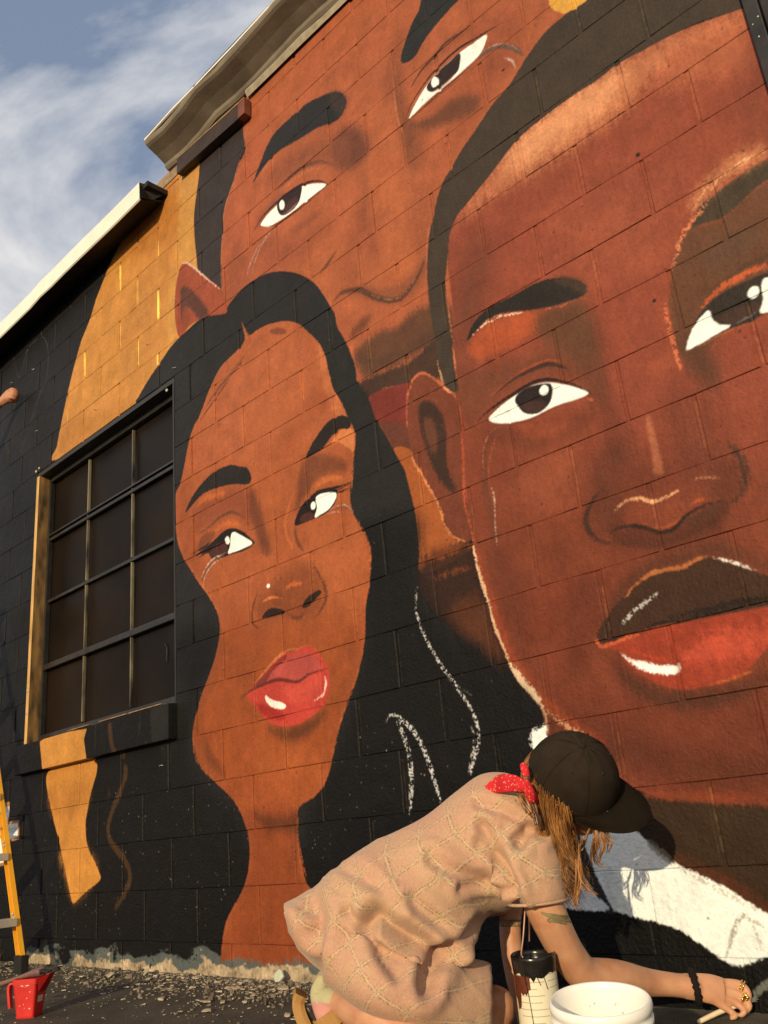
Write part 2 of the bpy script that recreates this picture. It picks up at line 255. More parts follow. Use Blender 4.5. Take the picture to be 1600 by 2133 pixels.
('s',(66,46,38),4.7,0.5,0.9,15.6,0.4,0,[1578,1819,1652,1840,1721,1843,1791,1837,1837,1811,1871,1780],0),
('f',(246,246,226),2.0,0.2,1.0,1,[1541,1745,1568,1759,1611,1773,1672,1783,1730,1787,1785,1774,1851,1736,1921,1680,1874,1675,1805,1683,1711,1680,1655,1689,1599,1703,1558,1723],0),
('f',(50,38,35),2.3,0.25,1.0,1,[1654,1769,1682,1787,1730,1787,1793,1767,1797,1729,1774,1696,1731,1686,1687,1703,1664,1737],0),
('f',(74,50,44),7.8,0.4,0.8,1,[1674,1738,1721,1735,1773,1708,1741,1689,1693,1704],2),
('f',(250,250,242),1.5,0.1,1.0,1,[1752,1762,1769,1772,1784,1758,1782,1740,1767,1736,1753,1746],0),
('s',(48,36,32),2.3,0.4,1,12.5,0.4,0,[1483,1746,1539,1771,1633,1788,1732,1797,1795,1780,1868,1732,1944,1659],0),
('s',(120,62,40),2.3,0.4,0.9,6.2,0.35,0,[1555,1732,1598,1697,1654,1681,1714,1674,1795,1678,1923,1674],0),
('s',(204,108,60),3.7,0.6,0.8,7.3,0.35,0,[1910,1663,1934,1646],0),
('s',(110,62,44),9.5,0.5,0.7,25.3,0.35,0,[1598,1697,1533,1671,1497,1605,1492,1520,1494,1434,1492,1302,1486,1206],2),
('s',(206,128,88),1.6,0.6,0.85,4.0,0.35,0,[1598,1698,1547,1696,1511,1662,1493,1606,1489,1529],0),
('s',(206,128,88),1.6,0.7,0.7,3.5,0.35,0,[1607,1682,1556,1662,1520,1596,1506,1532,1503,1465],0),
('s',(226,190,150),1.6,0.7,0.9,3.9,0.35,0,[1511,1513,1518,1460,1506,1363,1503,1289],0),
('f',(126,66,44),3.4,0.4,1.0,1,[1204,2024,1243,2037,1283,2035,1331,1988,1402,1899,1421,1834,1422,1741,1398,1534,1406,1462,1404,1357,1349,1366,1313,1413,1276,1531,1224,1649,1189,1736,1179,1837,1187,1952],0),
('f',(60,46,36),10.2,0.6,0.9,1,[1242,1909,1268,1927,1317,1897,1348,1836,1351,1741,1341,1644,1369,1536,1316,1577,1273,1668,1247,1781],0),
('f',(118,70,48),10.3,0.6,0.8,1,[1266,1860,1307,1824,1309,1729,1279,1712,1258,1806],0),
('s',(208,112,76),3.5,1,0.9,8.8,0.35,0,[1177,1838,1187,1952,1207,2007,1243,2037,1283,2035,1331,1988,1379,1924,1407,1889],0),
('s',(150,78,52),4.3,0.8,0.7,6.9,0.35,0,[1243,1918,1274,1935,1329,1899,1359,1822],0),
('s',(236,160,110),2.6,0.8,0.8,6.8,0.35,0,[1364,1944,1402,1899],0),
('s',(226,140,88),3.0,0.9,0.95,8.4,0.2,0,[1184,1767,1191,1717,1227,1638,1277,1527,1306,1421,1340,1376,1383,1355],0),
('s',(196,92,56),4.1,0.8,0.85,9.8,0.35,0,[1421,1881,1423,1778,1415,1671,1406,1585,1395,1483,1406,1394,1411,1325],0),
('s',(190,86,46),14.6,0.8,0.6,35.1,0.3,0,[1415,1324,1432,1204,1456,1087,1486,980,1515,900,1553,842,1602,777,1688,703,1772,646],2),
('s',(238,186,134),3.1,1,0.95,12.3,0.3,0,[1406,1341,1412,1276,1423,1207,1437,1139,1446,1074,1463,1011,1484,946,1500,900],0),
('s',(244,206,154),5.8,1.2,0.95,26.2,0.4,0,[1487,935,1503,895,1528,855,1565,812,1586,766],2),
('s',(236,180,130),3.5,1,0.9,11.3,0.3,0,[1579,781,1591,751,1588,717,1590,689],0),
('s',(226,160,110),5.6,1.3,0.8,12.5,0.4,0,[1581,775,1628,735,1686,694,1710,680],2),
('f',(72,60,45),4.0,0.8,1.0,1,[2337,2034,2362,2077,2388,2097,2442,2104,2506,2115,2583,2118,2710,2110,2693,2042,2568,2056,2508,2040,2456,2019,2414,2019,2369,2031],0),
('f',(222,146,96),20.5,0.8,0.6,1,[2359,2130,2396,2152,2458,2179,2522,2181,2579,2158,2586,2130,2531,2129,2459,2122,2398,2108,2358,2082],2),
('s',(240,180,124),2.1,0.8,0.7,4.2,0.35,0,[2370,2100,2403,2130,2440,2152],0),
('s',(244,186,130),2.1,0.8,0.7,4.1,0.35,0,[2407,2116,2450,2142,2495,2154],0),
('s',(244,190,134),2.0,0.8,0.75,4.1,0.35,0,[2455,2135,2502,2154,2551,2154],0),
('s',(240,180,124),2.0,0.8,0.7,3.4,0.35,0,[2500,2142,2543,2149,2587,2145],0),
('s',(236,170,116),2.0,0.8,0.6,3.4,0.35,0,[2432,2128,2481,2152,2524,2159],0),
('s',(232,160,108),2.1,0.8,0.6,3.5,0.35,0,[2356,2084,2377,2113,2400,2127],0),
('f',(104,70,48),9.4,0.5,0.9,1,[2338,2036,2299,2017,2260,1956,2235,1886,2215,1766,2226,1666,2295,1649,2342,1672,2494,1746,2645,1751,2714,2027,2567,2050,2496,2036,2420,2013],2),
('f',(98,62,44),21.5,0.5,0.95,1,[2228,1728,2300,1670,2323,1590,2292,1515,2250,1578,2223,1652],2),
('f',(98,74,56),26.7,0.6,0.61,1,[2349,1954,2489,1951,2533,1909,2473,1881,2358,1867],2),
('s',(228,138,90),5.6,1.2,0.9,12.6,0.35,0.3,[2414,2098,2367,2068,2337,2053,2314,2033,2293,2004,2268,1959,2248,1936],2),
('s',(218,118,74),4.2,1.2,0.9,11.1,0.35,0.3,[2212,1849,2210,1810,2209,1773,2212,1736,2212,1681,2215,1613],0),
('s',(80,62,46),6.6,0.6,0.8,15.9,0.35,0,[2301,1771,2345,1808,2405,1825,2477,1840,2565,1827],2),
('s',(210,100,54),5.3,0.9,0.95,18.5,0.3,0,[2306,1776,2358,1804,2416,1814,2471,1817,2558,1801],2),
('f',(56,48,40),2.0,0.3,1.0,1,[2243,1677,2268,1724,2302,1762,2343,1785,2398,1795,2448,1794,2504,1789,2599,1762,2570,1646,2477,1677,2434,1675,2378,1679,2337,1681,2289,1673],0),
('f',(246,246,224),2.0,0.3,1.0,1,[2243,1680,2268,1724,2298,1748,2330,1762,2333,1732,2350,1705,2378,1688,2339,1683,2290,1676,2249,1674],0),
('f',(246,246,224),1.9,0.3,1.0,1,[2501,1775,2483,1767,2474,1719,2458,1687,2490,1677,2570,1646,2593,1736],0),
('f',(74,50,40),6.6,0.4,0.8,1,[2341,1727,2410,1729,2467,1715,2441,1691,2382,1695],2),
('f',(250,250,240),1.6,0.1,1.0,1,[2441,1759,2455,1770,2470,1762,2468,1742,2452,1735,2441,1745],0),
('s',(130,122,118),2.0,0.6,0.8,5.2,0.35,0,[2379,1684,2414,1689,2455,1694],0),
('s',(200,110,70),2.0,0.8,0.7,4.0,0.35,0,[2243,1674,2293,1672,2343,1676,2384,1674,2443,1670],0),
('f',(112,60,40),36.7,0.4,0.61,1,[1889,1399,1935,1445,2000,1467,2035,1408,1971,1325,1871,1223,1840,1277],2),
('f',(116,60,40),52.5,0.4,0.55,1,[2172,1552,2286,1547,2287,1430,2315,1320,2257,1299,2178,1444],2),
('f',(188,112,78),6.8,0.5,0.85,1,[2086,1539,2094,1529,2102,1466,2104,1376,2101,1347,2075,1354,2078,1423],2),
('s',(66,48,36),8.5,0.5,0.9,18.4,0.4,0,[1921,1376,1873,1343,1838,1301,1838,1255,1869,1214,1922,1183],2),
('s',(58,40,30),4.0,0.6,0.95,12.0,0.3,0,[1892,1223,1937,1234,1982,1225,2023,1205,2056,1184,2099,1183,2139,1206,2191,1219,2254,1217],0),
('s',(70,50,38),10.2,0.5,0.9,21.6,0.4,0,[2285,1373,2315,1320,2319,1270,2301,1222,2258,1200],2),
('f',(90,54,38),7.7,0.6,0.7,1,[2138,1199,2196,1209,2262,1208,2204,1186,2145,1169],2),
('s',(232,166,114),3.4,0.8,0.95,12.3,0.5,0,[1926,1283,1967,1303,2013,1300,2053,1276,2097,1276,2140,1286],0),
('s',(206,140,104),2.6,0.8,0.8,5.2,0.35,0,[2174,1300,2215,1294,2255,1279],0),
('s',(204,100,60),3.9,0.8,0.8,7.8,0.35,0,[2150,1230,2174,1237,2202,1237],0),
('s',(190,92,56),4.0,1,0.6,6.7,0.35,0,[2012,1224,2058,1196,2102,1197,2126,1210],0),
('s',(84,52,36),18.3,0.5,0.7,44.4,0.2,0,[1816,948,1879,1025,1934,1068,2015,1096,2100,1093,2171,1100,2232,1076,2339,996],2),
('f',(72,46,31),3.2,0.5,1.0,1,[1796,925,1820,966,1858,1002,1904,1033,1946,1055,1995,1071,2039,1073,2090,1066,2123,1071,2166,1079,2203,1064,2245,1038,2297,1001,2354,961,2343,915,2259,920,2186,920,2121,926,2053,928,1983,933,1908,926,1841,915],0),
('s',(40,32,24),6.2,1,0.8,17.3,0.35,0,[2027,950,2109,944,2202,944,2300,937,2359,935],2),
('f',(170,68,44),3.8,0.6,1.0,1,[1805,916,1906,918,1982,926,2052,924,2120,922,2186,920,2264,915,2342,911,2322,829,2265,814,2227,785,2180,760,2114,751,2032,752,1968,776,1921,810,1881,850,1859,891],0),
('f',(216,90,62),19.5,0.9,0.85,1,[2046,847,2133,874,2250,881,2355,869,2347,835,2248,820,2169,805,2077,803],2),
('s',(226,84,50),5.2,0.8,0.6,9.2,0.35,0,[1897,888,1963,851,2017,838],2),
('s',(44,32,24),2.6,0.7,0.9,7.7,0.35,0,[1795,922,1908,926,2003,938,2072,930,2140,931,2237,931,2346,926],0),
('s',(196,118,62),4.0,0.9,0.9,11.9,0.4,0,[1907,1028,1955,1059,2003,1077,2050,1078,2103,1071,2136,1082,2174,1081],0),
('s',(246,228,196),1.9,0.7,0.95,6.2,0.5,0,[2179,1077,2217,1058,2255,1035,2290,1008],0),
('s',(206,196,176),3.3,1.4,0.9,17.4,0.7,0.2,[1887,958,1932,986,1981,1008,2017,1019],0),
('f',(250,240,214),2.9,0.9,1.0,1,[1862,890,1886,859,1915,831,1957,810,2017,795,2022,817,1972,829,1933,846,1894,861],0),
('f',(240,214,180),3.8,1,0.6,1,[2024,820,2038,823,2034,801,2019,796],0),
('s',(218,104,62),2.7,1,0.9,9.5,0.3,0,[1802,948,1807,915,1848,912,1907,921,1944,920],0),
('s',(206,104,50),3.6,0.9,0.85,7.3,0.35,0,[2099,753,2165,758,2198,764,2224,770],0),
('s',(70,46,30),19.0,0.6,0.75,43.0,0.3,0,[1844,871,1879,800,1955,748,2026,724,2150,719,2305,761],2),
('f',(64,46,30),9.6,0.7,1.0,1,[1803,503,1860,502,1941,488,1992,477,2065,462,2183,448,2312,427,2236,126,2120,184,2043,259,1953,305,1893,330,1825,403],0),
('f',(94,48,28),18.8,0.8,0.85,1,[1909,341,1971,327,2082,269,2150,215,2120,184,2039,263,1953,305],0),
('s',(150,70,40),9.7,0.8,0.8,17.0,0.35,0,[1847,505,1942,493,2069,480,2210,463],0),
('f',(46,44,41),4.4,0.6,1.0,1,[-715,2753,-691,2787,-586,2851,-496,2891,-367,2946,-256,2963,-92,2972,96,2901,121,2931,242,2967,383,2957,490,2921,611,2850,708,2761,770,2674,823,2564,848,2514,858,2443,896,2361,922,2286,942,2207,942,2140,964,2111,999,2043,1027,1947,1066,1869,1109,1772,1140,1707,1146,1686,1160,1606,1173,1500,1170,1376,1147,1260,1190,1165,1289,1044,1347,772,1225,495,-391,612,-381,2188,-501,2608],0),
('f',(30,26,23),47.9,0.3,0.95,1,[866,1558,1187,1496,1152,1259,1289,1044,1509,850,1577,753,1570,603,1412,95,453,70,496,548,676,766,867,1115],0),
('f',(30,26,22),63.8,0.3,0.95,1,[-382,1393,-41,1386,-47,1239,-235,1000,-222,795,120,557,123,346,-94,56,-2054,5,-2209,1117,-427,900],0),
('f',(26,22,19),25.6,0.4,0.95,1,[645,473,1597,654,1611,467,1688,230,1770,206,1898,173,2035,96,2236,126,2205,0,586,-101],0),
('f',(180,97,54),4.3,0.5,1.0,1,[221,2796,251,2724,275,2689,340,2687,427,2674,534,2635,612,2586,665,2526,734,2433,767,2360,785,2278,798,2203,812,2162,848,2093,872,2029,896,1975,909,1918,889,1835,864,1755,853,1685,864,1613,905,1534,931,1473,931,1403,917,1327,887,1249,875,1168,854,1089,813,999,766,941,718,873,678,793,648,724,608,659,545,613,450,578,436,485,455,385,480,312,595,224,640,-33,-73,-44,-73,23,-62,57,-39,159,9,227,74,287,124,354,143,432,138,502,105,576,45,645,-67,721,-186,811,-220,885,-233,942,-213,1003,-174,1075,-118,1149,-58,1230,-22,1310,-13,1373,-38,1452,-94,1527,-148,1590,-184,1636,-280,1747,-335,1861,-349,1981,-348,2098,-309,2140,-270,2228,-226,2340,-175,2410,-134,2440,-29,2568,56,2629,153,2649,226,2669,242,2702],1),
('f',(190,106,64),84.7,0.3,0.75,1,[274,2674,532,2609,671,2492,762,2309,817,2129,775,1996,626,1988,374,2016,102,2139,-164,2212,-119,2398,-14,2535],2),
('f',(166,84,40),75.7,0.3,0.95,1,[-13,1373,324,1305,879,1201,814,985,676,766,608,659,450,578,105,576,-186,811,-233,942,-121,1148],2),
('f',(146,72,36),35.9,0.4,0.95,1,[106,594,450,578,436,485,480,312,640,-33,-76,-44,9,227,143,432],2),
('f',(150,78,40),10.2,0.4,0.8,1,[-13,1373,17,1247,-44,1134,-117,1064,-142,966,-96,860,-25,774,0,733,-67,721,-186,811,-233,942,-174,1075,-58,1230],2),
('f',(206,122,74),13.7,0.5,0.7,1,[728,2436,767,2360,798,2203,848,2093,887,1993,858,1984,785,2099,747,2248],2),
('f',(158,82,44),24.9,0.5,0.67,1,[-331,2095,-199,2125,-206,1835,-98,1620,-211,1668,-334,1897],2),
('f',(198,110,62),40.5,0.4,0.5,1,[591,1600,845,1564,909,1431,840,1282,686,1339,613,1454],2),
('f',(154,78,40),30.1,0.5,0.61,1,[197,1333,327,1265,267,1158,118,1096,-7,1169,61,1301],2),
('f',(178,94,48),33.0,0.5,0.61,1,[229,820,525,802,569,693,398,632,227,689],2),
('f',(156,80,42),21.1,0.5,0.61,1,[678,1045,794,1148,847,1119,787,972,683,833,651,907],2),
('f',(160,82,46),36.2,0.5,0.49,1,[500,1969,632,2052,785,2099,745,2227,549,2175,409,2048],2),
('s',(120,76,48),6.8,0.9,0.6,11.3,0.35,0,[-36,2493,83,2544,199,2594,311,2630],0),
('s',(58,48,42),6.8,0.9,0.7,13.7,0.35,0,[-85,2462,5,2514,160,2561,237,2602],0),
('s',(62,50,42),4.6,0.9,0.8,9.2,0.35,0,[-139,2406,-57,2450,82,2519,121,2532],0),
('s',(150,88,54),4.5,0.9,0.6,9.0,0.35,0,[238,2756,277,2672,246,2636,163,2611],0),
('f',(96,58,40),8.6,0.8,0.7,1,[418,2641,486,2625,543,2579,483,2591],2),
('f',(84,48,28),18.2,0.3,0.75,1,[165,590,272,564,387,559,449,568,442,488,382,497,269,515,211,544],2),
('s',(86,48,28),8.9,0.8,0.6,14.2,0.35,0,[403,478,409,420,416,370],2),
('s',(206,112,58),2.6,0.8,0.7,5.3,0.35,0,[446,568,439,485,460,385,481,320],0),
('s',(96,54,30),18.1,0.6,0.6,40.3,0.35,0,[-137,905,-98,821,1,748],2),
('f',(150,78,48),26.1,0.5,0.85,1,[-211,1981,-54,2002,199,1940,242,1858,223,1764,88,1862,-59,1862,-194,1855],2),
('f',(116,64,40),18.5,0.5,0.92,1,[234,1947,295,1841,339,1696,364,1604,307,1620,256,1743,221,1842],2),
('s',(210,112,56),13.3,0.7,0.85,28.8,0.35,0,[-179,1980,-112,1997,2,1983,93,1960],2),
('f',(48,41,36),4.4,0.7,1.0,1,[-267,1979,-221,2031,-144,2076,-35,2106,59,2102,114,2091,170,2062,219,2040,247,1984,221,1960,109,1996,-4,2019,-111,2026,-190,2006],0),
('s',(210,110,56),10.8,0.7,0.9,28.0,0.35,0,[-46,1809,14,1825,79,1819,176,1776],2),
('s',(96,60,42),5.4,0.6,0.85,15.2,0.35,0,[-175,1838,-71,1849,23,1871,113,1861,195,1806],0),
('f',(112,64,42),13.2,0.6,0.7,1,[-170,1754,-144,1822,-76,1825,-24,1805,-101,1758],2),
('f',(46,32,28),2.8,0.3,1.0,1,[-201,1740,-108,1758,-36,1774,34,1794,99,1790,174,1752,226,1706,254,1671,169,1663,93,1671,4,1676,-62,1694,-98,1734],0),
('f',(88,48,36),8.6,0.4,0.8,1,[-79,1729,-19,1746,46,1738,59,1694,-10,1687,-58,1700],2),
('f',(248,248,230),2.5,0.2,1.0,1,[62,1682,81,1717,87,1756,109,1769,173,1730,238,1680,170,1674,104,1677],0),
('f',(250,250,242),2.1,0.1,1.0,1,[44,1757,65,1762,79,1740,71,1724,50,1733],0),
('s',(44,34,30),3.3,0.6,1,13.3,0.6,0,[-220,1761,-119,1763,-62,1774],0),
('s',(44,34,30),3.3,0.6,1,11.0,0.6,0,[-186,1721,-120,1733,-64,1729],0),
('s',(206,120,66),3.1,0.6,0.7,6.2,0.35,0,[217,1671,258,1672],0),
('s',(134,78,52),8.7,0.5,0.7,26.0,0.35,0,[44,1685,-48,1674,-112,1642,-144,1598],2),
('s',(222,196,168),1.9,0.6,0.9,5.6,0.35,0,[66,1688,-40,1690,-104,1667,-147,1621],0),
('s',(222,196,168),1.9,0.6,0.85,4.8,0.35,0,[43,1672,-40,1668,-101,1639,-128,1601,-133,1562],0),
('f',(114,66,42),15.5,0.6,0.8,1,[593,1931,687,1933,841,1845,844,1803,757,1823,658,1820,556,1743,527,1731,552,1842],2),
('f',(222,134,78),7.6,0.7,0.9,1,[801,1973,856,1985,899,1955,903,1893,887,1865,847,1908,809,1940,769,1943],2),
('f',(48,40,35),3.9,0.8,1.0,1,[613,1941,656,1988,707,2022,762,2048,834,2045,874,2024,890,1990,871,1972,828,1989,775,1976,726,1948,669,1940],0),
('s',(210,116,62),9.6,0.7,0.85,24.8,0.35,0,[638,1796,692,1803,754,1798,848,1765],2),
('f',(46,32,28),2.5,0.3,1.0,1,[522,1672,538,1715,577,1749,636,1769,709,1772,777,1747,783,1722,763,1689,716,1667,652,1665,588,1667],0),
('f',(92,50,38),7.8,0.4,0.8,1,[551,1684,583,1706,629,1695,639,1671,591,1670],2),
('f',(248,248,228),2.3,0.2,1.0,1,[644,1670,662,1705,658,1752,707,1754,776,1731,764,1700,725,1677,679,1671],0),
('f',(250,250,242),1.9,0.1,1.0,1,[626,1729,642,1740,655,1724,648,1706,630,1709],0),
('s',(46,36,32),3.0,0.7,1,13.3,0.5,0,[617,1761,671,1772,742,1761,811,1749,881,1745],0),
('s',(46,36,32),2.8,0.7,1,9.4,0.5,0,[771,1735,817,1727,863,1726],0),
('s',(134,84,58),5.6,0.5,0.7,16.7,0.35,0,[742,1671,797,1666,843,1643,867,1612],0),
('s',(226,196,164),1.7,0.6,0.9,4.8,0.35,0,[731,1675,795,1674,836,1655,864,1616],0),
('s',(220,180,150),1.5,0.7,0.8,3.8,0.35,0,[701,1662,760,1656,805,1641],0),
('f',(142,76,40),27.0,0.5,0.85,1,[334,1445,432,1502,581,1492,662,1383,655,1308,561,1272,417,1314,279,1336,241,1406],2),
('s',(216,118,60),7.9,0.6,0.75,17.8,0.35,0,[519,1815,483,1758,460,1702,468,1647,508,1571],2),
('s',(104,60,38),6.8,0.6,0.8,17.5,0.35,0,[522,1672,529,1608,571,1541],2),
('s',(98,56,36),5.6,0.6,0.85,14.9,0.35,0,[600,1507,640,1441,673,1376,676,1326,630,1281,584,1271],0),
('f',(56,37,25),3.8,0.5,1.0,1,[535,1329,572,1359,625,1371,655,1360,613,1337,560,1319],0),
('f',(54,36,25),3.9,0.5,1.0,1,[282,1341,316,1364,366,1364,434,1334,391,1328,313,1334],0),
('s',(104,58,36),5.0,0.6,0.85,12.0,0.35,0,[264,1458,228,1405,220,1334,266,1298],0),
('s',(100,56,36),7.6,0.6,0.8,15.2,0.35,0,[431,1331,482,1298,528,1289,548,1314],2),
('s',(228,130,66),3.9,0.7,0.9,11.8,0.5,0,[287,1407,351,1412,429,1387],0),
('s',(214,112,56),5.8,0.7,0.9,19.3,0.5,0,[426,1424,493,1433,551,1419],0),
('f',(252,250,236),1.6,0.1,1.0,1,[320,1469,333,1474,345,1463,331,1456],0),
('s',(92,54,32),18.3,0.7,0.85,55.0,0.4,0,[283,892,410,852,544,866,643,912],2),
('f',(204,72,58),3.4,0.5,1.0,1,[164,1039,194,1069,280,1117,359,1151,427,1172,470,1156,518,1167,571,1157,620,1117,642,1091,663,1058,663,1002,630,935,556,902,476,883,375,890,285,925,221,982],0),
('f',(184,82,72),9.4,0.6,0.9,1,[246,1084,357,1118,434,1150,516,1145,577,1133,628,1081,570,1060,484,1046,363,1075,261,1072],2),
('f',(120,50,40),5.8,0.5,0.85,1,[194,1069,279,1109,427,1166,404,1140,329,1108,283,1070],0),
('f',(162,42,34),11.4,0.6,0.8,1,[216,1000,301,979,388,932,371,912,286,936],2),
('f',(222,92,72),18.5,0.6,0.7,1,[367,1048,483,1028,596,1041,620,1001,533,961,421,983],2),
('s',(104,46,38),4.7,0.5,0.95,15.2,0.5,0,[108,1032,181,1056,235,1064,362,1071,481,1043,562,1060,674,1061],0),
('s',(110,66,42),9.9,0.6,0.7,15.9,0.35,0,[101,1030,164,1055],2),
('f',(250,222,190),3.8,0.5,1.0,1,[283,1022,327,998,405,967,383,953,319,972,284,1001],0),
('s',(246,194,164),3.6,0.7,0.95,12.6,0.5,0,[640,1041,645,1006,619,969,569,955],0),
('s',(212,128,72),3.8,0.9,0.85,9.6,0.35,0,[214,1080,296,1124,375,1161,436,1176,500,1167],0),
('s',(216,90,70),2.8,0.7,0.8,5.6,0.35,0,[471,1161,518,1171,574,1162,626,1123],0),
('s',(214,126,66),2.6,0.8,0.8,6.5,0.35,0,[893,1846,874,1772,860,1697],0),
('s',(206,118,60),2.5,0.8,0.8,6.2,0.35,0,[880,1592,930,1481,929,1389,907,1285],0),
('s',(200,112,56),2.1,0.9,0.7,5.2,0.35,0,[875,1166,846,1066,771,941,718,871,678,791,639,711],0),
('s',(190,104,56),2.9,0.9,0.7,6.2,0.35,0,[-228,978,-230,917,-204,823,-101,740],0),
('s',(206,118,62),3.1,0.9,0.7,6.6,0.35,0,[-326,1871,-218,1675,-101,1540,-31,1444],0),
('f',(244,240,216),2.7,0.8,1.0,1,[1530,683,1560,714,1589,722,1589,688,1635,596,1713,504,1797,440,1846,389,1904,337,1961,309,2040,267,2115,218,2184,175,2173,129,2104,119,2031,98,1982,116,1942,145,1889,176,1835,192,1769,207,1709,221,1636,229,1609,291,1563,471],0),
('f',(150,140,120),5.0,1,0.7,1,[1858,390,1909,341,1899,329,1850,372],0),
('s',(170,150,120),3.5,1.3,0.6,8.3,0.35,0.4,[1906,329,1964,296,2042,252,2115,210],0),
('f',(60,58,56),5.2,0.6,1.0,1,[1635,427,1660,376,1680,301,1713,221,1690,221,1656,278,1629,352],0),
('f',(232,228,208),4.0,0.8,1.0,1,[1552,280,1617,289,1671,256,1699,224,1581,227,1537,243],0),
('s',(150,140,118),2.9,1,0.75,10.4,0.35,0.2,[1999,110,2027,163,2062,210,2074,205],0),
('s',(160,146,124),2.8,1,0.6,8.0,0.35,0.2,[2074,207,2087,169,2095,128],0),
('s',(150,140,118),2.8,1,0.6,6.8,0.35,0.2,[2073,203,2119,179],0),
('f',(220,152,68),3.8,0.2,1,0,[-1606,1082,-1492,1104,-1093,1080,-1120,1032,-1084,916,-1291,906,-1557,912],0),
('f',(218,148,64),3.5,0.5,1.0,1,[-1596,913,-1320,923,-1087,916,-1066,863,-1114,777,-1148,689,-1164,623,-1140,533,-1075,465,-1013,399,-1012,370,-1138,324,-1207,294,-1258,277,-1289,304,-1422,548,-1512,693],0),
('f',(222,152,66),32.8,0.6,0.6,1,[-1418,502,-1293,519,-1123,489,-1050,411,-1139,339,-1255,299,-1334,387],0),
('f',(188,122,50),29.4,0.6,0.5,1,[-1551,840,-1166,839,-1168,713,-1480,691],0),
('s',(216,206,186),2.3,1,0.9,9.4,0.15,0.5,[1127,1193,1129,1162,1141,1117,1171,1046,1208,979,1251,915,1286,862,1316,810,1333,756,1328,701,1301,653,1280,608],0),
('s',(206,196,176),1.8,1,0.85,6.0,0.35,0.5,[1304,771,1315,718,1294,661,1275,617],0),
('s',(110,120,110),2.3,1,0.6,4.6,0.35,0,[1276,889,1330,850],0),
('s',(206,198,180),3.2,1,0.9,16.1,0.2,0.55,[989,830,1013,772,1031,707,1031,622,1009,511],0),
('s',(210,202,184),3.2,1,0.9,14.3,0.2,0.5,[994,833,1049,791,1094,723,1125,636,1148,541],0),
('s',(206,198,180),2.0,1,0.9,5.8,0.35,0.4,[935,818,949,842,990,840,1016,823],0),
('s',(226,216,196),1.7,1,0.9,5.7,0.35,0.3,[1526,662,1525,696,1551,721,1586,727],0),
('s',(190,180,160),2.0,1,0.7,6.7,0.35,0.6,[1147,1260,1131,1212,1128,1170],0),
('s',(96,96,98),1.9,0.5,0.9,5.1,0.35,0,[-2546,3762,-2359,3762,-2241,3595,-2150,3758,-2014,3775,-1899,3741,-1825,3604,-1822,3425,-1926,3306,-2035,3100,-2206,2873],0),
('s',(96,96,98),1.9,0.5,0.7,4.4,0.35,0,[-1897,3363,-2018,3197,-2125,3032,-2206,2876],0),
('s',(96,96,98),2.0,0.5,0.7,4.6,0.35,0,[-2522,3362,-2404,3166,-2327,3038],0),
('s',(80,56,28),11.7,0.5,0.85,32.7,0.1,0,[-871,1079,-845,974,-794,901],0),
('s',(80,56,28),11.2,0.6,0.85,31.2,0.1,0,[-807,884,-788,830,-839,752,-907,671,-945,598,-916,537,-832,480,-763,426,-745,363,-806,294,-880,241],0),
('s',(74,52,28),11.5,0.6,0.5,18.4,0.35,0,[-956,785,-937,750,-944,713],0),
('f',(196,140,86),2.1,0.2,1,0,[-2159,807,-2040,808,-2039,701,-1906,702,-1894,602,-2037,592,-2028,481,-2205,462,-2221,744],0),
('f',(248,242,214),2.1,0.2,1,0,[-2143,780,-2049,783,-2049,686,-1922,688,-1913,613,-2057,606,-2054,494,-2171,486,-2195,742],0),
('f',(176,178,172),2.2,0.2,0.5,0,[-2137,780,-2049,781,-2052,755,-2139,754],0),
('f',(182,186,182),2.1,0.2,0.45,0,[-2109,667,-1914,667,-1911,645,-2093,641],0),
('f',(118,122,112),3.3,1,0.9,1,[2041,36,2067,57,2093,72,2142,89,2138,74,2088,52,2055,33],0)]
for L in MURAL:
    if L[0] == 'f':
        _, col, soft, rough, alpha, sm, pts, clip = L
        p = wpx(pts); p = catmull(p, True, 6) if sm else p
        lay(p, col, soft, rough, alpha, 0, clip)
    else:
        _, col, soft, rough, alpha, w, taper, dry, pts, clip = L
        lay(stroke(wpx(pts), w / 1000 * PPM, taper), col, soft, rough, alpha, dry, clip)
# courses and joints of the block wall, as laid
BW, CH, ZR = 0.4064, 0.2032, 2.96
OFFS = {-6: -.25, -5: -.25, -4: -.25, -3: -.26, -2: -.23, -1: -.25, 0: -.225, 1: 0, 2: -.006, 3: .01, 4: -.035, 5: .012, 6: -.013, 7: -.01, 8: .025, 9: .024, 10: -.032, 11: -.05, 12: .03, 13: -.02}
def joints(k):
    base = 0.0 if k % 2 == 0 else 0.5
    r = random.Random(100 + k)
    return [(i + base + OFFS.get(k, r.uniform(-.03, .03)) + r.uniform(-.012, .012)) * BW for i in range(-11, 14)]
JN = {k: joints(k) for k in range(-6, 15)}
def zt(k): return ZR - CH * k
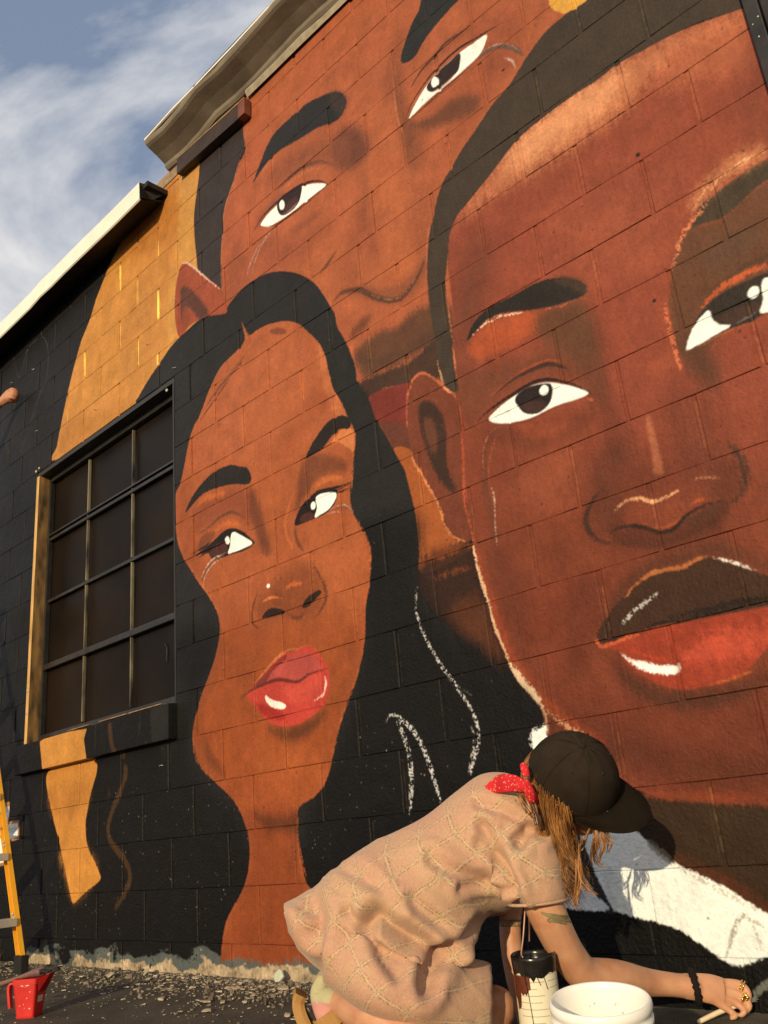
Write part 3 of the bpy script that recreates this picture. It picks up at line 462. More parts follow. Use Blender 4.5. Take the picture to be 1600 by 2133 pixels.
# pale mortar in some head joints, their lit side painted in too; wear: pits, paint specks, the peeling foot
yy, xx = np.mgrid[0:MH, 0:MW].astype(np.float32); WX = MX0 + xx / PPM; WZ = MZ0 + yy / PPM
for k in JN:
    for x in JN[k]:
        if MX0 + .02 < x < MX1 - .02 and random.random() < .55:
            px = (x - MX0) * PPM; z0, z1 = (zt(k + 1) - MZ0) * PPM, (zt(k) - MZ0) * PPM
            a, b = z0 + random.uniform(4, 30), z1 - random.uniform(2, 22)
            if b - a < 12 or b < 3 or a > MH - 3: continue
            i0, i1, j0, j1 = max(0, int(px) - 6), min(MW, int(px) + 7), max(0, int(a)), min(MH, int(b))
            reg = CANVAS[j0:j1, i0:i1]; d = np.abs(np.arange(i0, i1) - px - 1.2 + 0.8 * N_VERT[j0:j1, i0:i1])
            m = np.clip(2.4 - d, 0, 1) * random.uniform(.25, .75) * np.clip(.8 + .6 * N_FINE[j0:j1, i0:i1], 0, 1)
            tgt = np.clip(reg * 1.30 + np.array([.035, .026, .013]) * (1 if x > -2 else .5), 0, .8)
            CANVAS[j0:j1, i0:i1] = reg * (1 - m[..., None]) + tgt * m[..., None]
def dots(n, col, rmin, rmax, alpha, cond=None, xr=(MX0, MX1), zr=(MZ0, MZ1)):
    for _ in range(n):
        x, z = random.uniform(*xr), random.uniform(*zr); i, j = int((x - MX0) * PPM), int((z - MZ0) * PPM)
        r = random.uniform(rmin, rmax); R = int(r) + 2
        if not (R < i < MW - R and R < j < MH - R): continue
        if cond is not None and not cond(CANVAS[j, i]): continue
        q = np.mgrid[-R:R + 1, -R:R + 1]; an = random.uniform(0, 3.14); s = random.uniform(.5, 1)
        u = q[1] * math.cos(an) + q[0] * math.sin(an); v = -q[1] * math.sin(an) + q[0] * math.cos(an)
        m = np.clip(r + .5 - np.hypot(u, v / s), 0, 1)[..., None] * alpha
        sl = (slice(j - R, j + R + 1), slice(i - R, i + R + 1)); CANVAS[sl] = CANVAS[sl] * (1 - m) + np.array(col) * m
dots(900, (.02, .014, .01), .6, 1.7, .8, lambda c: c[0] > .08)
dots(380, (.22, .19, .15), .5, 1.1, .6, lambda c: c[0] < .05)
dots(300, (.30, .25, .18), .5, 1.4, .7, lambda c: c[0] < .05, (-1.9, 1.2), (.05, .8))
dots(14, (.012, .009, .007), 2.2, 4.2, .95, lambda c: c[0] > .08)
for k in JN:                                                              # weathered arrises along the bed joints
    z = (zt(k) - MZ0) * PPM; j0, j1 = int(z) - 7, int(z) + 8
    if j0 < 0 or j1 > MH: continue
    d = np.abs(np.arange(j0, j1)[:, None] - z + 1.0 * N_HOR[j0:j1]); s = np.clip(.35 + .55 * N_LOW[j0:j1] + .5 * N_MID[j0:j1], 0, 1)
    m = (np.clip(2.1 - d, 0, 1) * s * .20)[..., None]; CANVAS[j0:j1] = CANVAS[j0:j1] * (1 - m) + CANVAS[j0:j1] * .45 * m
N_BLOT = vnoise(MH, MW, 60, 40, 3); N_WID = vnoise(MH, MW, 150, 80, 3)
foot = 0.062 + .010 * N_WID + .024 * N_BLOT + .012 * N_LOW + .004 * N_FINE
inb = np.clip((foot - WZ) * 90, 0, 1) * ((WX < .72) & (WX > -1.75))
blk = np.clip((N_MID * .8 + N_FINE * .5 - (.6 + (foot - WZ) * 14)) * 4 + .5, 0, 1)
org = np.clip((CANVAS[..., 0] - .05) * 30, 0, 1) * np.clip((WZ - .05 - .02 * N_MID) * 60, 0, 1)
blue = np.array([.070, .082, .080]) * (1 + .14 * N_MID[..., None]); tan = np.array([.30, .235, .155]) * (1 + .26 * N_MID + .20 * N_FINE + .15 * N_BLOT)[..., None]
tm = np.clip((.038 + .026 * N_BLOT + .014 * N_WID + .004 * N_FINE - WZ) * 110 + np.clip((N_MID - .9) * 4, 0, 1) * (WX < 0), 0, 1)[..., None]
sub = blue * (1 - tm) + tan * tm
m = (inb * (1 - .93 * blk * (org < .5)) * (1 - org))[..., None]
CANVAS[:] = CANVAS * (1 - m) + sub * m
CANVAS *= (1 + .04 * N_LOW + .035 * N_MID + .012 * N_VERT + .03 * N_FINE)[..., None]
np.clip(CANVAS, .003, .82, out=CANVAS)
rgba = np.ones((MH, MW, 4), np.float32); rgba[..., :3] = np.clip(enc(CANVAS), 0, 1)
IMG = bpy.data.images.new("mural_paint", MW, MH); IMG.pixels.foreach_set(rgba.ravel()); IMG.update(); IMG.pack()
del yy, xx, WX, WZ, rgba

# ------------------------------------------------------------------ materials
def mat(name, col=(.5, .5, .5), rough=.6, spec=.5, metal=0., noise=0., nscale=20., bump=0., bscale=60., bdist=.002, rvar=0., coords='Object', stretch=None, col2=None, sss=0.):
    m = bpy.data.materials.new(name); m.use_nodes = True; t = m.node_tree; b = t.nodes['Principled BSDF']
    b.inputs['Base Color'].default_value = (*col, 1); b.inputs['Roughness'].default_value = rough; b.inputs['Metallic'].default_value = metal
    b.inputs['Specular IOR Level'].default_value = spec
    if sss: b.inputs['Subsurface Weight'].default_value = sss; b.inputs['Subsurface Radius'].default_value = (.012, .005, .003); b.inputs['Subsurface Scale'].default_value = .6
    tc = NN(t, 'ShaderNodeTexCoord'); src = tc.outputs[coords]
    if stretch:
        mp = NN(t, 'ShaderNodeMapping'); mp.inputs['Scale'].default_value = stretch; t.links.new(src, mp.inputs['Vector']); src = mp.outputs[0]
    if noise or col2 or rvar:
        n = NN(t, 'ShaderNodeTexNoise'); n.inputs['Scale'].default_value = nscale; n.inputs['Detail'].default_value = 6; t.links.new(src, n.inputs['Vector'])
        r = NN(t, 'ShaderNodeValToRGB'); r.color_ramp.elements[0].position = .3; r.color_ramp.elements[1].position = .7
        c2 = col2 or tuple(min(1, c * (1 + noise)) for c in col); c1 = col if col2 else tuple(c * (1 - noise) for c in col)
        r.color_ramp.elements[0].color = (*c1, 1); r.color_ramp.elements[1].color = (*c2, 1)
        t.links.new(n.outputs['Fac'], r.inputs['Fac']); t.links.new(r.outputs['Color'], b.inputs['Base Color'])
        if rvar:
            q = NN(t, 'ShaderNodeMapRange'); q.inputs[3].default_value = rough - rvar; q.inputs[4].default_value = rough + rvar
            t.links.new(n.outputs['Fac'], q.inputs[0]); t.links.new(q.outputs[0], b.inputs['Roughness'])
    if bump:
        n2 = NN(t, 'ShaderNodeTexNoise'); n2.inputs['Scale'].default_value = bscale; n2.inputs['Detail'].default_value = 5; t.links.new(src, n2.inputs['Vector'])
        bp = NN(t, 'ShaderNodeBump'); bp.inputs['Strength'].default_value = bump; bp.inputs['Distance'].default_value = bdist
        t.links.new(n2.outputs['Fac'], bp.inputs['Height']); t.links.new(bp.outputs[0], b.inputs['Normal'])
    return m
def mural_material():
    m = bpy.data.materials.new("mural_paint_on_block"); m.use_nodes = True; t = m.node_tree; b = t.nodes['Principled BSDF']
    g = NN(t, 'ShaderNodeNewGeometry'); s = NN(t, 'ShaderNodeSeparateXYZ'); t.links.new(g.outputs['Position'], s.inputs[0])
    u = NN(t, 'ShaderNodeMapRange', clamp=False); u.inputs[1].default_value = MX0; u.inputs[2].default_value = MX1
    v = NN(t, 'ShaderNodeMapRange', clamp=False); v.inputs[1].default_value = MZ0; v.inputs[2].default_value = MZ1
    t.links.new(s.outputs[0], u.inputs[0]); t.links.new(s.outputs[2], v.inputs[0])
    c = NN(t, 'ShaderNodeCombineXYZ'); t.links.new(u.outputs[0], c.inputs[0]); t.links.new(v.outputs[0], c.inputs[1])
    im = NN(t, 'ShaderNodeTexImage', image=IMG, interpolation='Cubic', extension='EXTEND'); t.links.new(c.outputs[0], im.inputs[0])
    t.links.new(im.outputs[0], b.inputs['Base Color'])
    n = NN(t, 'ShaderNodeTexNoise'); n.inputs['Scale'].default_value = 3; n.inputs['Detail'].default_value = 6; t.links.new(g.outputs['Position'], n.inputs['Vector'])
    q = NN(t, 'ShaderNodeMapRange'); q.inputs[3].default_value = .42; q.inputs[4].default_value = .66; t.links.new(n.outputs['Fac'], q.inputs[0]); t.links.new(q.outputs[0], b.inputs['Roughness'])
    b.inputs['Specular IOR Level'].default_value = .15
    f1 = NN(t, 'ShaderNodeTexNoise'); f1.inputs['Scale'].default_value = 95; f1.inputs['Detail'].default_value = 4; f1.inputs['Roughness'].default_value = .6; t.links.new(g.outputs['Position'], f1.inputs['Vector'])
    f2 = NN(t, 'ShaderNodeTexNoise'); f2.inputs['Scale'].default_value = 14; f2.inputs['Detail'].default_value = 3; t.links.new(g.outputs['Position'], f2.inputs['Vector'])
    vo = NN(t, 'ShaderNodeTexVoronoi'); vo.inputs['Scale'].default_value = 46; t.links.new(g.outputs['Position'], vo.inputs['Vector'])
    pit = NN(t, 'ShaderNodeMapRange'); pit.inputs[1].default_value = .04; pit.inputs[2].default_value = .16; t.links.new(vo.outputs['Distance'], pit.inputs[0])
    a1 = NN(t, 'ShaderNodeMath', operation='MULTIPLY_ADD'); a1.inputs[1].default_value = 1.6; t.links.new(f2.outputs['Fac'], a1.inputs[0]); t.links.new(f1.outputs['Fac'], a1.inputs[2])
    a2 = NN(t, 'ShaderNodeMath', operation='MULTIPLY_ADD'); a2.inputs[1].default_value = .35; t.links.new(pit.outputs[0], a2.inputs[0]); t.links.new(a1.outputs[0], a2.inputs[2])
    bp = NN(t, 'ShaderNodeBump'); bp.inputs['Strength'].default_value = .75; bp.inputs['Distance'].default_value = .0042
    t.links.new(a2.outputs[0], bp.inputs['Height']); t.links.new(bp.outputs[0], b.inputs['Normal'])
    return m
M = {}
M['mural'] = mural_material()
M['black'] = mat('black_paint', (.016, .014, .012), .42, .4, noise=.4, nscale=9, bump=.4, bscale=50, rvar=.12)
M['pane'] = mat('painted_over_glass', (.005, .004, .003), .34, .08, col2=(.015, .009, .005), nscale=2.2, bump=.12, bscale=14, rvar=.1)
M['jamb'] = mat('stained_wood', (.018, .012, .008), .55, .4, col2=(.30, .17, .055), nscale=7, bump=.5, bscale=30, stretch=(3, 3, .8))
M['litwoodedge'] = mat('lit_ochre_wood_edge', (.50, .30, .10), .55, .4, noise=.3, nscale=12, bump=.3, stretch=(2, 2, .5))  # ochre wood, with the brightness of a sunlit edge put into its colour
M['barmetal'] = mat('worn_steel_bar', (.02, .017, .013), .40, .5, col2=(.24, .20, .12), nscale=16, bump=.3, bscale=70, stretch=(1, 1, .35))
M['barblack'] = mat('black_steel_bar', (.018, .016, .013), .38, .5, noise=.4, nscale=20, bump=.3)
M['flash'] = mat('pale_roof_flashing', (.74, .71, .62), .45, .5, noise=.06, nscale=8, bump=.25, bscale=6, bdist=.01)
M['eave'] = mat('weathered_roof_metal', (.13, .105, .078), .55, .4, col2=(.24, .20, .15), nscale=5, bump=.5, bscale=7, bdist=.012, metal=.15)
M['darkeave'] = mat('dark_soffit', (.016, .014, .012), .6, .3, noise=.4, nscale=20, bump=.5)  # near-black tone for the eave underside and roof deck
M['board'] = mat('painted_timber', (.020, .014, .011), .55, .4, col2=(.042, .022, .015), nscale=16, bump=.5, bscale=40)
M['boardend'] = mat('red_brown_paint', (.14, .045, .026), .55, .4, noise=.2, nscale=20, bump=.4)
M['skirtmortar'] = mat('bare_mortar', (.30, .26, .19), .8, .3, noise=.2, nscale=30, bump=.6)

# ------------------------------------------------------------------ mesh helpers
def link(name, bm_or_me, m=None, parent=None, smooth=False, **props):
    if isinstance(bm_or_me, bmesh.types.BMesh):
        bmesh.ops.recalc_face_normals(bm_or_me, faces=bm_or_me.faces[:])
        me = bpy.data.meshes.new(name); bm_or_me.to_mesh(me); bm_or_me.free()
    else: me = bm_or_me
    o = bpy.data.objects.new(name, me); COL.objects.link(o)
    if m is not None:
        for x in (m if isinstance(m, (list, tuple)) else [m]): me.materials.append(x)
    if smooth and len(me.polygons): me.polygons.foreach_set('use_smooth', [True] * len(me.polygons))
    if parent is not None:
        o.parent = parent
    for k, v in props.items(): o[k] = v
    return o
def thing(name, label, cat, loc=(0, 0, 0), rot=(0, 0, 0), group=None):
    o = bpy.data.objects.new(name, None); COL.objects.link(o); o.location = loc; o.rotation_euler = rot
    o.empty_display_size = .05; o['label'] = label; o['category'] = cat
    if group: o['group'] = group
    return o
def tag(o, label, cat, group=None):
    o['label'] = label; o['category'] = cat
    if group: o['group'] = group
    return o
def bx(bm, x0, x1, y0, y1, z0, z1, bev=0.0, mi=0):
    vs = [bm.verts.new(p) for p in ((x0, y0, z0), (x1, y0, z0), (x1, y1, z0), (x0, y1, z0), (x0, y0, z1), (x1, y0, z1), (x1, y1, z1), (x0, y1, z1))]
    fs = [bm.faces.new([vs[i] for i in q]) for q in ((0, 3, 2, 1), (4, 5, 6, 7), (0, 1, 5, 4), (1, 2, 6, 5), (2, 3, 7, 6), (3, 0, 4, 7))]
    for f in fs: f.material_index = mi
    if bev: bmesh.ops.bevel(bm, geom=list({e for f in fs for e in f.edges}), offset=bev, segments=2, affect='EDGES', profile=.7)
    return fs
def frames(P):
    T = np.gradient(P, axis=0); T /= np.linalg.norm(T, axis=1)[:, None]
    a = np.array([0, 0, 1.]) if abs(T[0][2]) < .9 else np.array([1., 0, 0]); n = a - T[0] * (a @ T[0]); n /= np.linalg.norm(n); o = []
    for t in T:
        n = n - t * (t @ n); n /= np.linalg.norm(n); o.append((n, np.cross(t, n)))
    return T, o
def tube(bm, pts, rad, seg=12, n=5, cap=True, flat=1.0, mi=0, sm=True):
    P = np.asarray(pts, float); r = np.atleast_1d(np.asarray(rad, float)); r = np.full(len(P), r[0]) if len(r) == 1 else r
    if sm and len(P) > 2: Q = catmull(np.c_[P, r], False, n); P, r = Q[:, :3], np.maximum(Q[:, 3], 1e-4)
    T, F = frames(P); rings = []
    C = [(P[i], r[i], F[i]) for i in range(len(P))]
    if cap:
        e0 = [(P[0] - T[0] * r[0] * s, r[0] * c, F[0]) for s, c in ((.92, .4), (.7, .72), (.38, .92))]
        e1 = [(P[-1] + T[-1] * r[-1] * s, r[-1] * c, F[-1]) for s, c in ((.38, .92), (.7, .72), (.92, .4))]
        C = e0 + C + e1
    for p, q, (a, b) in C:
        rings.append([bm.verts.new(p + a * q * math.cos(2 * math.pi * k / seg) + b * q * flat * math.sin(2 * math.pi * k / seg)) for k in range(seg)])
    skin(bm, rings, True, mi)
    return rings
def skin(bm, rings, caps=True, mi=0, close=True):
    for A, B in zip(rings, rings[1:]):
        m = len(A)
        for k in range(m if close else m - 1):
            f = bm.faces.new((A[k], A[(k + 1) % m], B[(k + 1) % m], B[k])); f.material_index = mi
    if caps:
        for Rg in (rings[0][::-1], rings[-1]):
            f = bm.faces.new(Rg); f.material_index = mi
def loftm(bm, st, seg=28, n=6, caps=True, power=1.0, mi=0):
    S = np.array(st, float); S = catmull(S, False, n) if len(S) > 2 else S
    rings = []
    for s in S:
        c, a, b = s[:3], s[3:6], s[6]
        d = np.array([c[0] - 3.0839, c[1] + 2.2321, 0.0]); d /= np.linalg.norm(d)
        d = d - a * (d @ a) / max(a @ a, 1e-9); d /= np.linalg.norm(d)
        rings.append([bm.verts.new(c + a * math.cos(2 * math.pi * k / seg) + d * b * math.sin(2 * math.pi * k / seg)) for k in range(seg)])
    skin(bm, rings, caps, mi)
    return rings
def lathe(bm, prof, seg=40, axis=None, mi=0, capb=True, capt=False):
    rings = [[bm.verts.new((r * math.cos(2 * math.pi * k / seg), r * math.sin(2 * math.pi * k / seg), z)) for k in range(seg)] for r, z in prof]
    skin(bm, rings, False, mi)
    if capb: bm.faces.new(rings[0][::-1]).material_index = mi
    if capt: bm.faces.new(rings[-1]).material_index = mi
    return rings
def sphere(bm, c, r, u=16, v=10, mat3=None, mi=0):
    ret = bmesh.ops.create_uvsphere(bm, u_segments=u, v_segments=v, radius=1.0)
    r = (r, r, r) if isinstance(r, (int, float)) else r
    M3 = mat3 or Matrix.Identity(3)
    for q in ret['verts']: q.co = Vector(c) + M3 @ Vector((q.co.x * r[0], q.co.y * r[1], q.co.z * r[2]))
    for f in {f for q in ret['verts'] for f in q.link_faces}: f.material_index = mi
def remeshed(name, bm, voxel, smooth=4, factor=.5):
    bmesh.ops.recalc_face_normals(bm, faces=bm.faces[:])
    me = bpy.data.meshes.new(name); bm.to_mesh(me); bm.free(); o = bpy.data.objects.new(name, me); COL.objects.link(o)
    a = o.modifiers.new('r', 'REMESH'); a.mode = 'VOXEL'; a.voxel_size = voxel
    b = o.modifiers.new('s', 'SMOOTH'); b.factor = factor; b.iterations = smooth
    dg = bpy.context.evaluated_depsgraph_get(); m2 = bpy.data.meshes.new_from_object(o.evaluated_get(dg)); bpy.data.objects.remove(o); m2.name = name
    return m2
def coords(me):
    a = np.empty(len(me.vertices) * 3); me.vertices.foreach_get('co', a); return a.reshape(-1, 3)
def normals(me):
    a = np.empty(len(me.vertices) * 3); me.vertices.foreach_get('normal', a); return a.reshape(-1, 3)
def setco(me, a): me.vertices.foreach_set('co', a.ravel()); me.update()

# ------------------------------------------------------------------ ground
GS = .03                                                                  # the apron falls gently away from the wall
def gz(y): return GS * min(y, 0.0)
bm = bmesh.new()
ys = [-60, -20, -8, -4, -2.4, -1.6, -1.1, -.8, -.5, -.3, -.15, 0.0, .3]; xs = [-60, -20, -8, -5] + list(np.arange(-4, 4.01, .25)) + [5, 8, 20, 60]
gv = [[bm.verts.new((x, y, gz(max(y, -4)) + (random.uniform(-.003, .003) if -1.5 < y < -.05 else 0))) for x in xs] for y in ys]
for j in range(len(ys) - 1):
    for i in range(len(xs) - 1): bm.faces.new((gv[j][i], gv[j][i + 1], gv[j + 1][i + 1], gv[j + 1][i]))
def asphalt():
    m = mat('old_asphalt', (.034, .028, .021), .85, .3, col2=(.075, .062, .045), nscale=5, bump=1.0, bscale=170, bdist=.004)
    t = m.node_tree; b = t.nodes['Principled BSDF']; ramp = b.inputs['Base Color'].links[0].from_socket
    tc = NN(t, 'ShaderNodeTexCoord'); vo = NN(t, 'ShaderNodeTexVoronoi'); vo.inputs['Scale'].default_value = 120; t.links.new(tc.outputs['Object'], vo.inputs['Vector'])
    r = NN(t, 'ShaderNodeValToRGB'); r.color_ramp.elements[0].position = .0; r.color_ramp.elements[1].position = .25
    r.color_ramp.elements[0].color = (1, 1, 1, 1); r.color_ramp.elements[1].color = (0, 0, 0, 1); t.links.new(vo.outputs['Distance'], r.inputs['Fac'])
    n = NN(t, 'ShaderNodeTexNoise'); n.inputs['Scale'].default_value = 60; t.links.new(tc.outputs['Object'], n.inputs['Vector'])
    k = NN(t, 'ShaderNodeMath', operation='MULTIPLY'); t.links.new(r.outputs[0], k.inputs[0]); t.links.new(n.outputs['Fac'], k.inputs[1])
    mx = NN(t, 'ShaderNodeMix', data_type='RGBA'); mx.inputs[7].default_value = (.26, .22, .16, 1); t.links.new(k.outputs[0], mx.inputs[0]); t.links.new(ramp, mx.inputs[6])
    sp = NN(t, 'ShaderNodeSeparateXYZ'); t.links.new(tc.outputs['Object'], sp.inputs[0])
    dn = NN(t, 'ShaderNodeTexNoise'); dn.inputs['Scale'].default_value = 9; dn.inputs['Detail'].default_value = 7; t.links.new(tc.outputs['Object'], dn.inputs['Vector'])
    dy = NN(t, 'ShaderNodeMath', operation='MULTIPLY_ADD'); dy.inputs[1].default_value = .55; t.links.new(dn.outputs['Fac'], dy.inputs[0]); t.links.new(sp.outputs[1], dy.inputs[2])
    dr = NN(t, 'ShaderNodeMapRange'); dr.inputs[1].default_value = .10; dr.inputs[2].default_value = .34; dr.inputs[4].default_value = .75; t.links.new(dy.outputs[0], dr.inputs[0])
    md = NN(t, 'ShaderNodeMix', data_type='RGBA'); md.inputs[7].default_value = (.15, .12, .082, 1); t.links.new(dr.outputs[0], md.inputs[0]); t.links.new(mx.outputs[2], md.inputs[6])
    t.links.new(md.outputs[2], b.inputs['Base Color'])
    return m
M['asphalt'] = asphalt()
link('ground', bm, M['asphalt'], kind='structure')

# ------------------------------------------------------------------ the building
bld = thing('painted_building', 'long block building wall covered by the mural of large painted faces', 'building', (0, 0, 0))
WIN = (-1.885, -.36, 1.092, 2.757)                                        # opening x0 x1 z0 z1
XL, XR, ZW = -4.3, 5.2, 4.09
bm = bmesh.new()
J = .0055
for a in ((XL, WIN[0], -.12, ZW), (WIN[1], XR, -.12, ZW), (WIN[0], WIN[1], -.12, WIN[2]), (WIN[0], WIN[1], WIN[3], ZW)): bx(bm, a[0], a[1], J, .22, a[2], a[3])
wall = link('wall', bm, M['mural'], bld)
def block_mesh(i):
    bm = bmesh.new(); r = random.Random(i); nx, nz = 4, 2
    outer, front = [], []
    ring = [(x / nx, 0) for x in range(nx)] + [(1, z / nz) for z in range(nz)] + [(1 - x / nx, 1) for x in range(nx)] + [(0, 1 - z / nz) for z in range(nz)]
    A, B, C = [], [], []
    for u, v in ring:
        x, z = u - .5, v - .5; jx, jz = r.uniform(-.003, .003), r.uniform(-.005, .005)
        A.append(bm.verts.new((x + jx * .3, .0105, z + jz * .3)))
        edge = abs(x) > .49
        B.append(bm.verts.new((x + jx, (.0034 if edge else .0012) + r.uniform(-.0006, .0006), z + jz)))
        C.append(bm.verts.new(((x + jx) * .976, r.uniform(-.0002, .0002), (z + jz) * .982)))
    skin(bm, [A, B, C], False)
    mids = [bm.verts.new((-.5 + (i + 1) / nx, r.uniform(-.0004, .0002), r.uniform(-.04, .04))) for i in range(nx - 1)]
    m = len(C)
    # fan the front between the middle points and the rim
    def near(c): return min(range(len(mids)), key=lambda q: abs(mids[q].co.x - c.co.x))
    for k in range(m):
        a, b = C[k], C[(k + 1) % m]; i0, i1 = near(a), near(b)
        if i0 == i1: bm.faces.new((a, b, mids[i0]))
        else: bm.faces.new((a, b, mids[i1], mids[i0]))
    bmesh.ops.recalc_face_normals(bm, faces=bm.faces[:])
    me = bpy.data.meshes.new('block'); bm.to_mesh(me); bm.free(); me.materials.append(M['mural'])
    return me
BM = [block_mesh(i) for i in range(9)]
rest = bmesh.new(); nblk = 0
HG, BG = .0068, .0005
for k in range(-6, 15):
    bg_ = BG * random.uniform(.6, 1.4); z1, z0 = zt(k) - bg_, zt(k + 1) + bg_
    z1 = min(z1, ZW - .004); 
    if z1 - z0 < .05: continue
    js = JN[k]
    for a, b in zip(js, js[1:]):
        segs = [(max(a, XL), min(b, XR))]
        if 1 <= k <= 8 or k == 9:
            new = []
            for p, q in segs:
                if q <= WIN[0] or p >= WIN[1]: new.append((p, q))
                else:
                    if p < WIN[0]: new.append((p, WIN[0]))
                    if q > WIN[1]: new.append((WIN[1], q))
            segs = new
        for p, q in segs:
            hg = HG * random.uniform(.7, 1.25); p, q = p + (hg if p > XL + .01 else 0), q - hg
            if q - p < .03: continue
            vis = -2.72 < (p + q) / 2 < 2.85 and q > -2.75
            dy = random.uniform(-.0007, .0007)
            if vis and nblk < 300:
                o = bpy.data.objects.new('block', random.choice(BM)); COL.objects.link(o); o.parent = wall; nblk += 1
                o.location = ((p + q) / 2, dy, (z0 + z1) / 2); o.scale = (q - p, 1, z1 - z0)
                o.rotation_euler = (random.uniform(-.003, .003), 0, random.uniform(-.0018, .0018))
            else: bx(rest, p, q, dy, .011, z0, z1)
link('far_blocks', rest, M['mural'], wall, kind='stuff')
# window: jamb, frame, bars and twelve painted-over panes
wx0, wx1, wz0, wz1 = WIN; D = .092
bm = bmesh.new(); bx(bm, wx0, wx0 + .032, -.004, D, wz0 + .01, wz1 - .03, .002)
for f in bm.faces: f.material_index = 1 if f.calc_center_median().y < .004 else 0  # front edge coloured as sunlit wood
link('window_jamb', bm, [M['jamb'], M['litwoodedge']], bld)
bm = bmesh.new(); bx(bm, wx0 - .0, wx1, .004, D, wz1 - .03, wz1, .003); link('window_lintel', bm, M['black'], bld)
bm = bmesh.new(); bx(bm, wx1 - .012, wx1 + .001, .002, D, wz0 + .01, wz1 - .03, .001); link('window_reveal', bm, M['black'], bld)
frame = bmesh.new(); fx0, fx1 = wx0 + .032, wx1 - .012; fz0, fz1 = wz0 + .012, wz1 - .03
bx(frame, fx0, fx1, D - .028, D, fz1 - .035, fz1, .002); bx(frame, fx0, fx1, D - .028, D, fz0, fz0 + .04, .002)
bx(frame, fx0, fx0 + .022, D - .028, D, fz0 + .04, fz1 - .035, .002); bx(frame, fx1 - .03, fx1, D - .028, D, fz0 + .04, fz1 - .035, .002)
win = link('window', frame, M['barblack'], bld)
colx = [fx0 + .022, -1.372, -.882, fx1 - .03]; rowz = [fz0 + .04, 1.528, 1.924, 2.312, fz1 - .035]
for i in (1, 2):
    for r in range(4):
        bm = bmesh.new(); x = colx[i] + random.uniform(-.002, .002); w = .0048 if i == 1 else .0042
        bx(bm, x - w, x + w, D - .020, D - .004, rowz[r] + .013, rowz[r + 1] - .013, .002); link('glazing_bar', bm, M['barmetal'], win)
for r, (h, d) in zip((1, 2, 3), ((.024, .030), (.010, .020), (.011, .024))):
    bm = bmesh.new(); z = rowz[r]; bx(bm, colx[0], colx[3], D - d, D - .003, z - h / 2 - .004, z + h / 2 + .004, .003)
    if r == 3: bx(bm, colx[0], colx[3], D - .030, D - .004, z + .020, z + .031, .002)
    link('window_rail', bm, M['barblack'], win)
for c in range(3):
    for r in range(4):
        bm = bmesh.new(); x0, x1, z0, z1 = colx[c] - .004, colx[c + 1] + .004, rowz[r] - .004, rowz[r + 1] + .004
        n = 3; g = [[bm.verts.new((x0 + (x1 - x0) * i / n, D + .003 + random.uniform(-.0016, .0016), z0 + (z1 - z0) * j / n)) for i in range(n + 1)] for j in range(n + 1)]
        for j in range(n):
            for i in range(n): bm.faces.new((g[j][i], g[j][i + 1], g[j + 1][i + 1], g[j + 1][i]))
        link('pane', bm, M['pane'], win, smooth=True)
bm = bmesh.new(); tube(bm, [(fx1 - .22, D - .001, 1.42), (fx1 - .20, D - .002, 1.39), (fx1 - .205, D - .001, 1.33)], .003, 6); link('drip', bm, M['barblack'], win)
bm = bmesh.new(); bx(bm, wx0, wx1, D + .010, D + .02, wz0, wz1); link('window_backing', bm, M['black'], bld)
bm = bmesh.new(); bx(bm, wx0 - .02, wx1 + .004, -.043, D, .934, wz0 + .010, .004)
for v in bm.verts:
    if v.co.y < -.03: v.co.z -= .012 * (v.co.z > 1.05); v.co.z += random.uniform(-.0015, .0015)
link('window_sill', bm, M['mural'], bld)
bm = bmesh.new()
for x0, x1 in ((-.98, -.72), (-.70, -.42), (-1.30, -1.08)): bx(bm, x0, x1, -.040, -.010, 1.0955, 1.1005, .001)
link('peeling_sill_paint', bm, mat('bare_sill', (.30, .19, .10), .7, col2=(.12, .075, .045), nscale=25, bump=.6), bld)
# roof edges
def strip(prof, x0, x1, n, m, name, parent, amp=.004, seed=1, fall=0.0, th=.003):
    r = random.Random(seed); bm = bmesh.new(); rows = []
    for i in range(n + 1):
        x = x0 + (x1 - x0) * i / n; dz = r.uniform(-amp, amp); dy = r.uniform(-amp, amp)
        rows.append([bm.verts.new((x, y + dy * (.2 + (j > 0)), z + dz * (.2 + (j > 0)) + fall * i / n)) for j, (y, z) in enumerate(prof)])
    skin(bm, rows, False, 0, close=False)
    bmesh.ops.recalc_face_normals(bm, faces=bm.faces[:])
    bmesh.ops.solidify(bm, geom=bm.faces[:], thickness=th)
    return link(name, bm, m, parent, smooth=False)
strip([(-.020, 3.985), (-.155, 3.968), (-.160, 3.955), (-.157, 3.852), (-.150, 3.846)], -4.3, -.445, 26, M['flash'], 'roof_flashing', bld, .003, 3)
strip([(-.012, 3.905), (-.06, 3.885), (-.148, 3.862)], -4.3, -.43, 20, M['darkeave'], 'soffit', bld, .003, 4)
bm = bmesh.new(); v = [bm.verts.new(p) for p in ((-.446, -.15, 3.846), (-.445, -.155, 3.965), (-.43, -.02, 3.985), (-.41, -.02, 3.93), (-.435, -.08, 3.875))]; bm.faces.new(v)
bmesh.ops.solidify(bm, geom=bm.faces[:], thickness=.004); link('flashing_end', bm, M['darkeave'], bld)
strip([(-.004, 4.078), (-.018, 4.078), (-.030, 4.092), (-.034, 4.112), (-.085, 4.142), (-.140, 4.166), (-.154, 4.176), (-.160, 4.19), (-.161, 4.203), (-.156, 4.21)], -.375, 5.2, 34, M['eave'], 'roof_eave', bld, .008, 9, .02)
strip([(-.160, 4.199), (-.167, 4.202), (-.167, 4.213), (-.158, 4.218)], -.377, 5.2, 20, M['flash'], 'drip_edge', bld, .003, 12, .02)
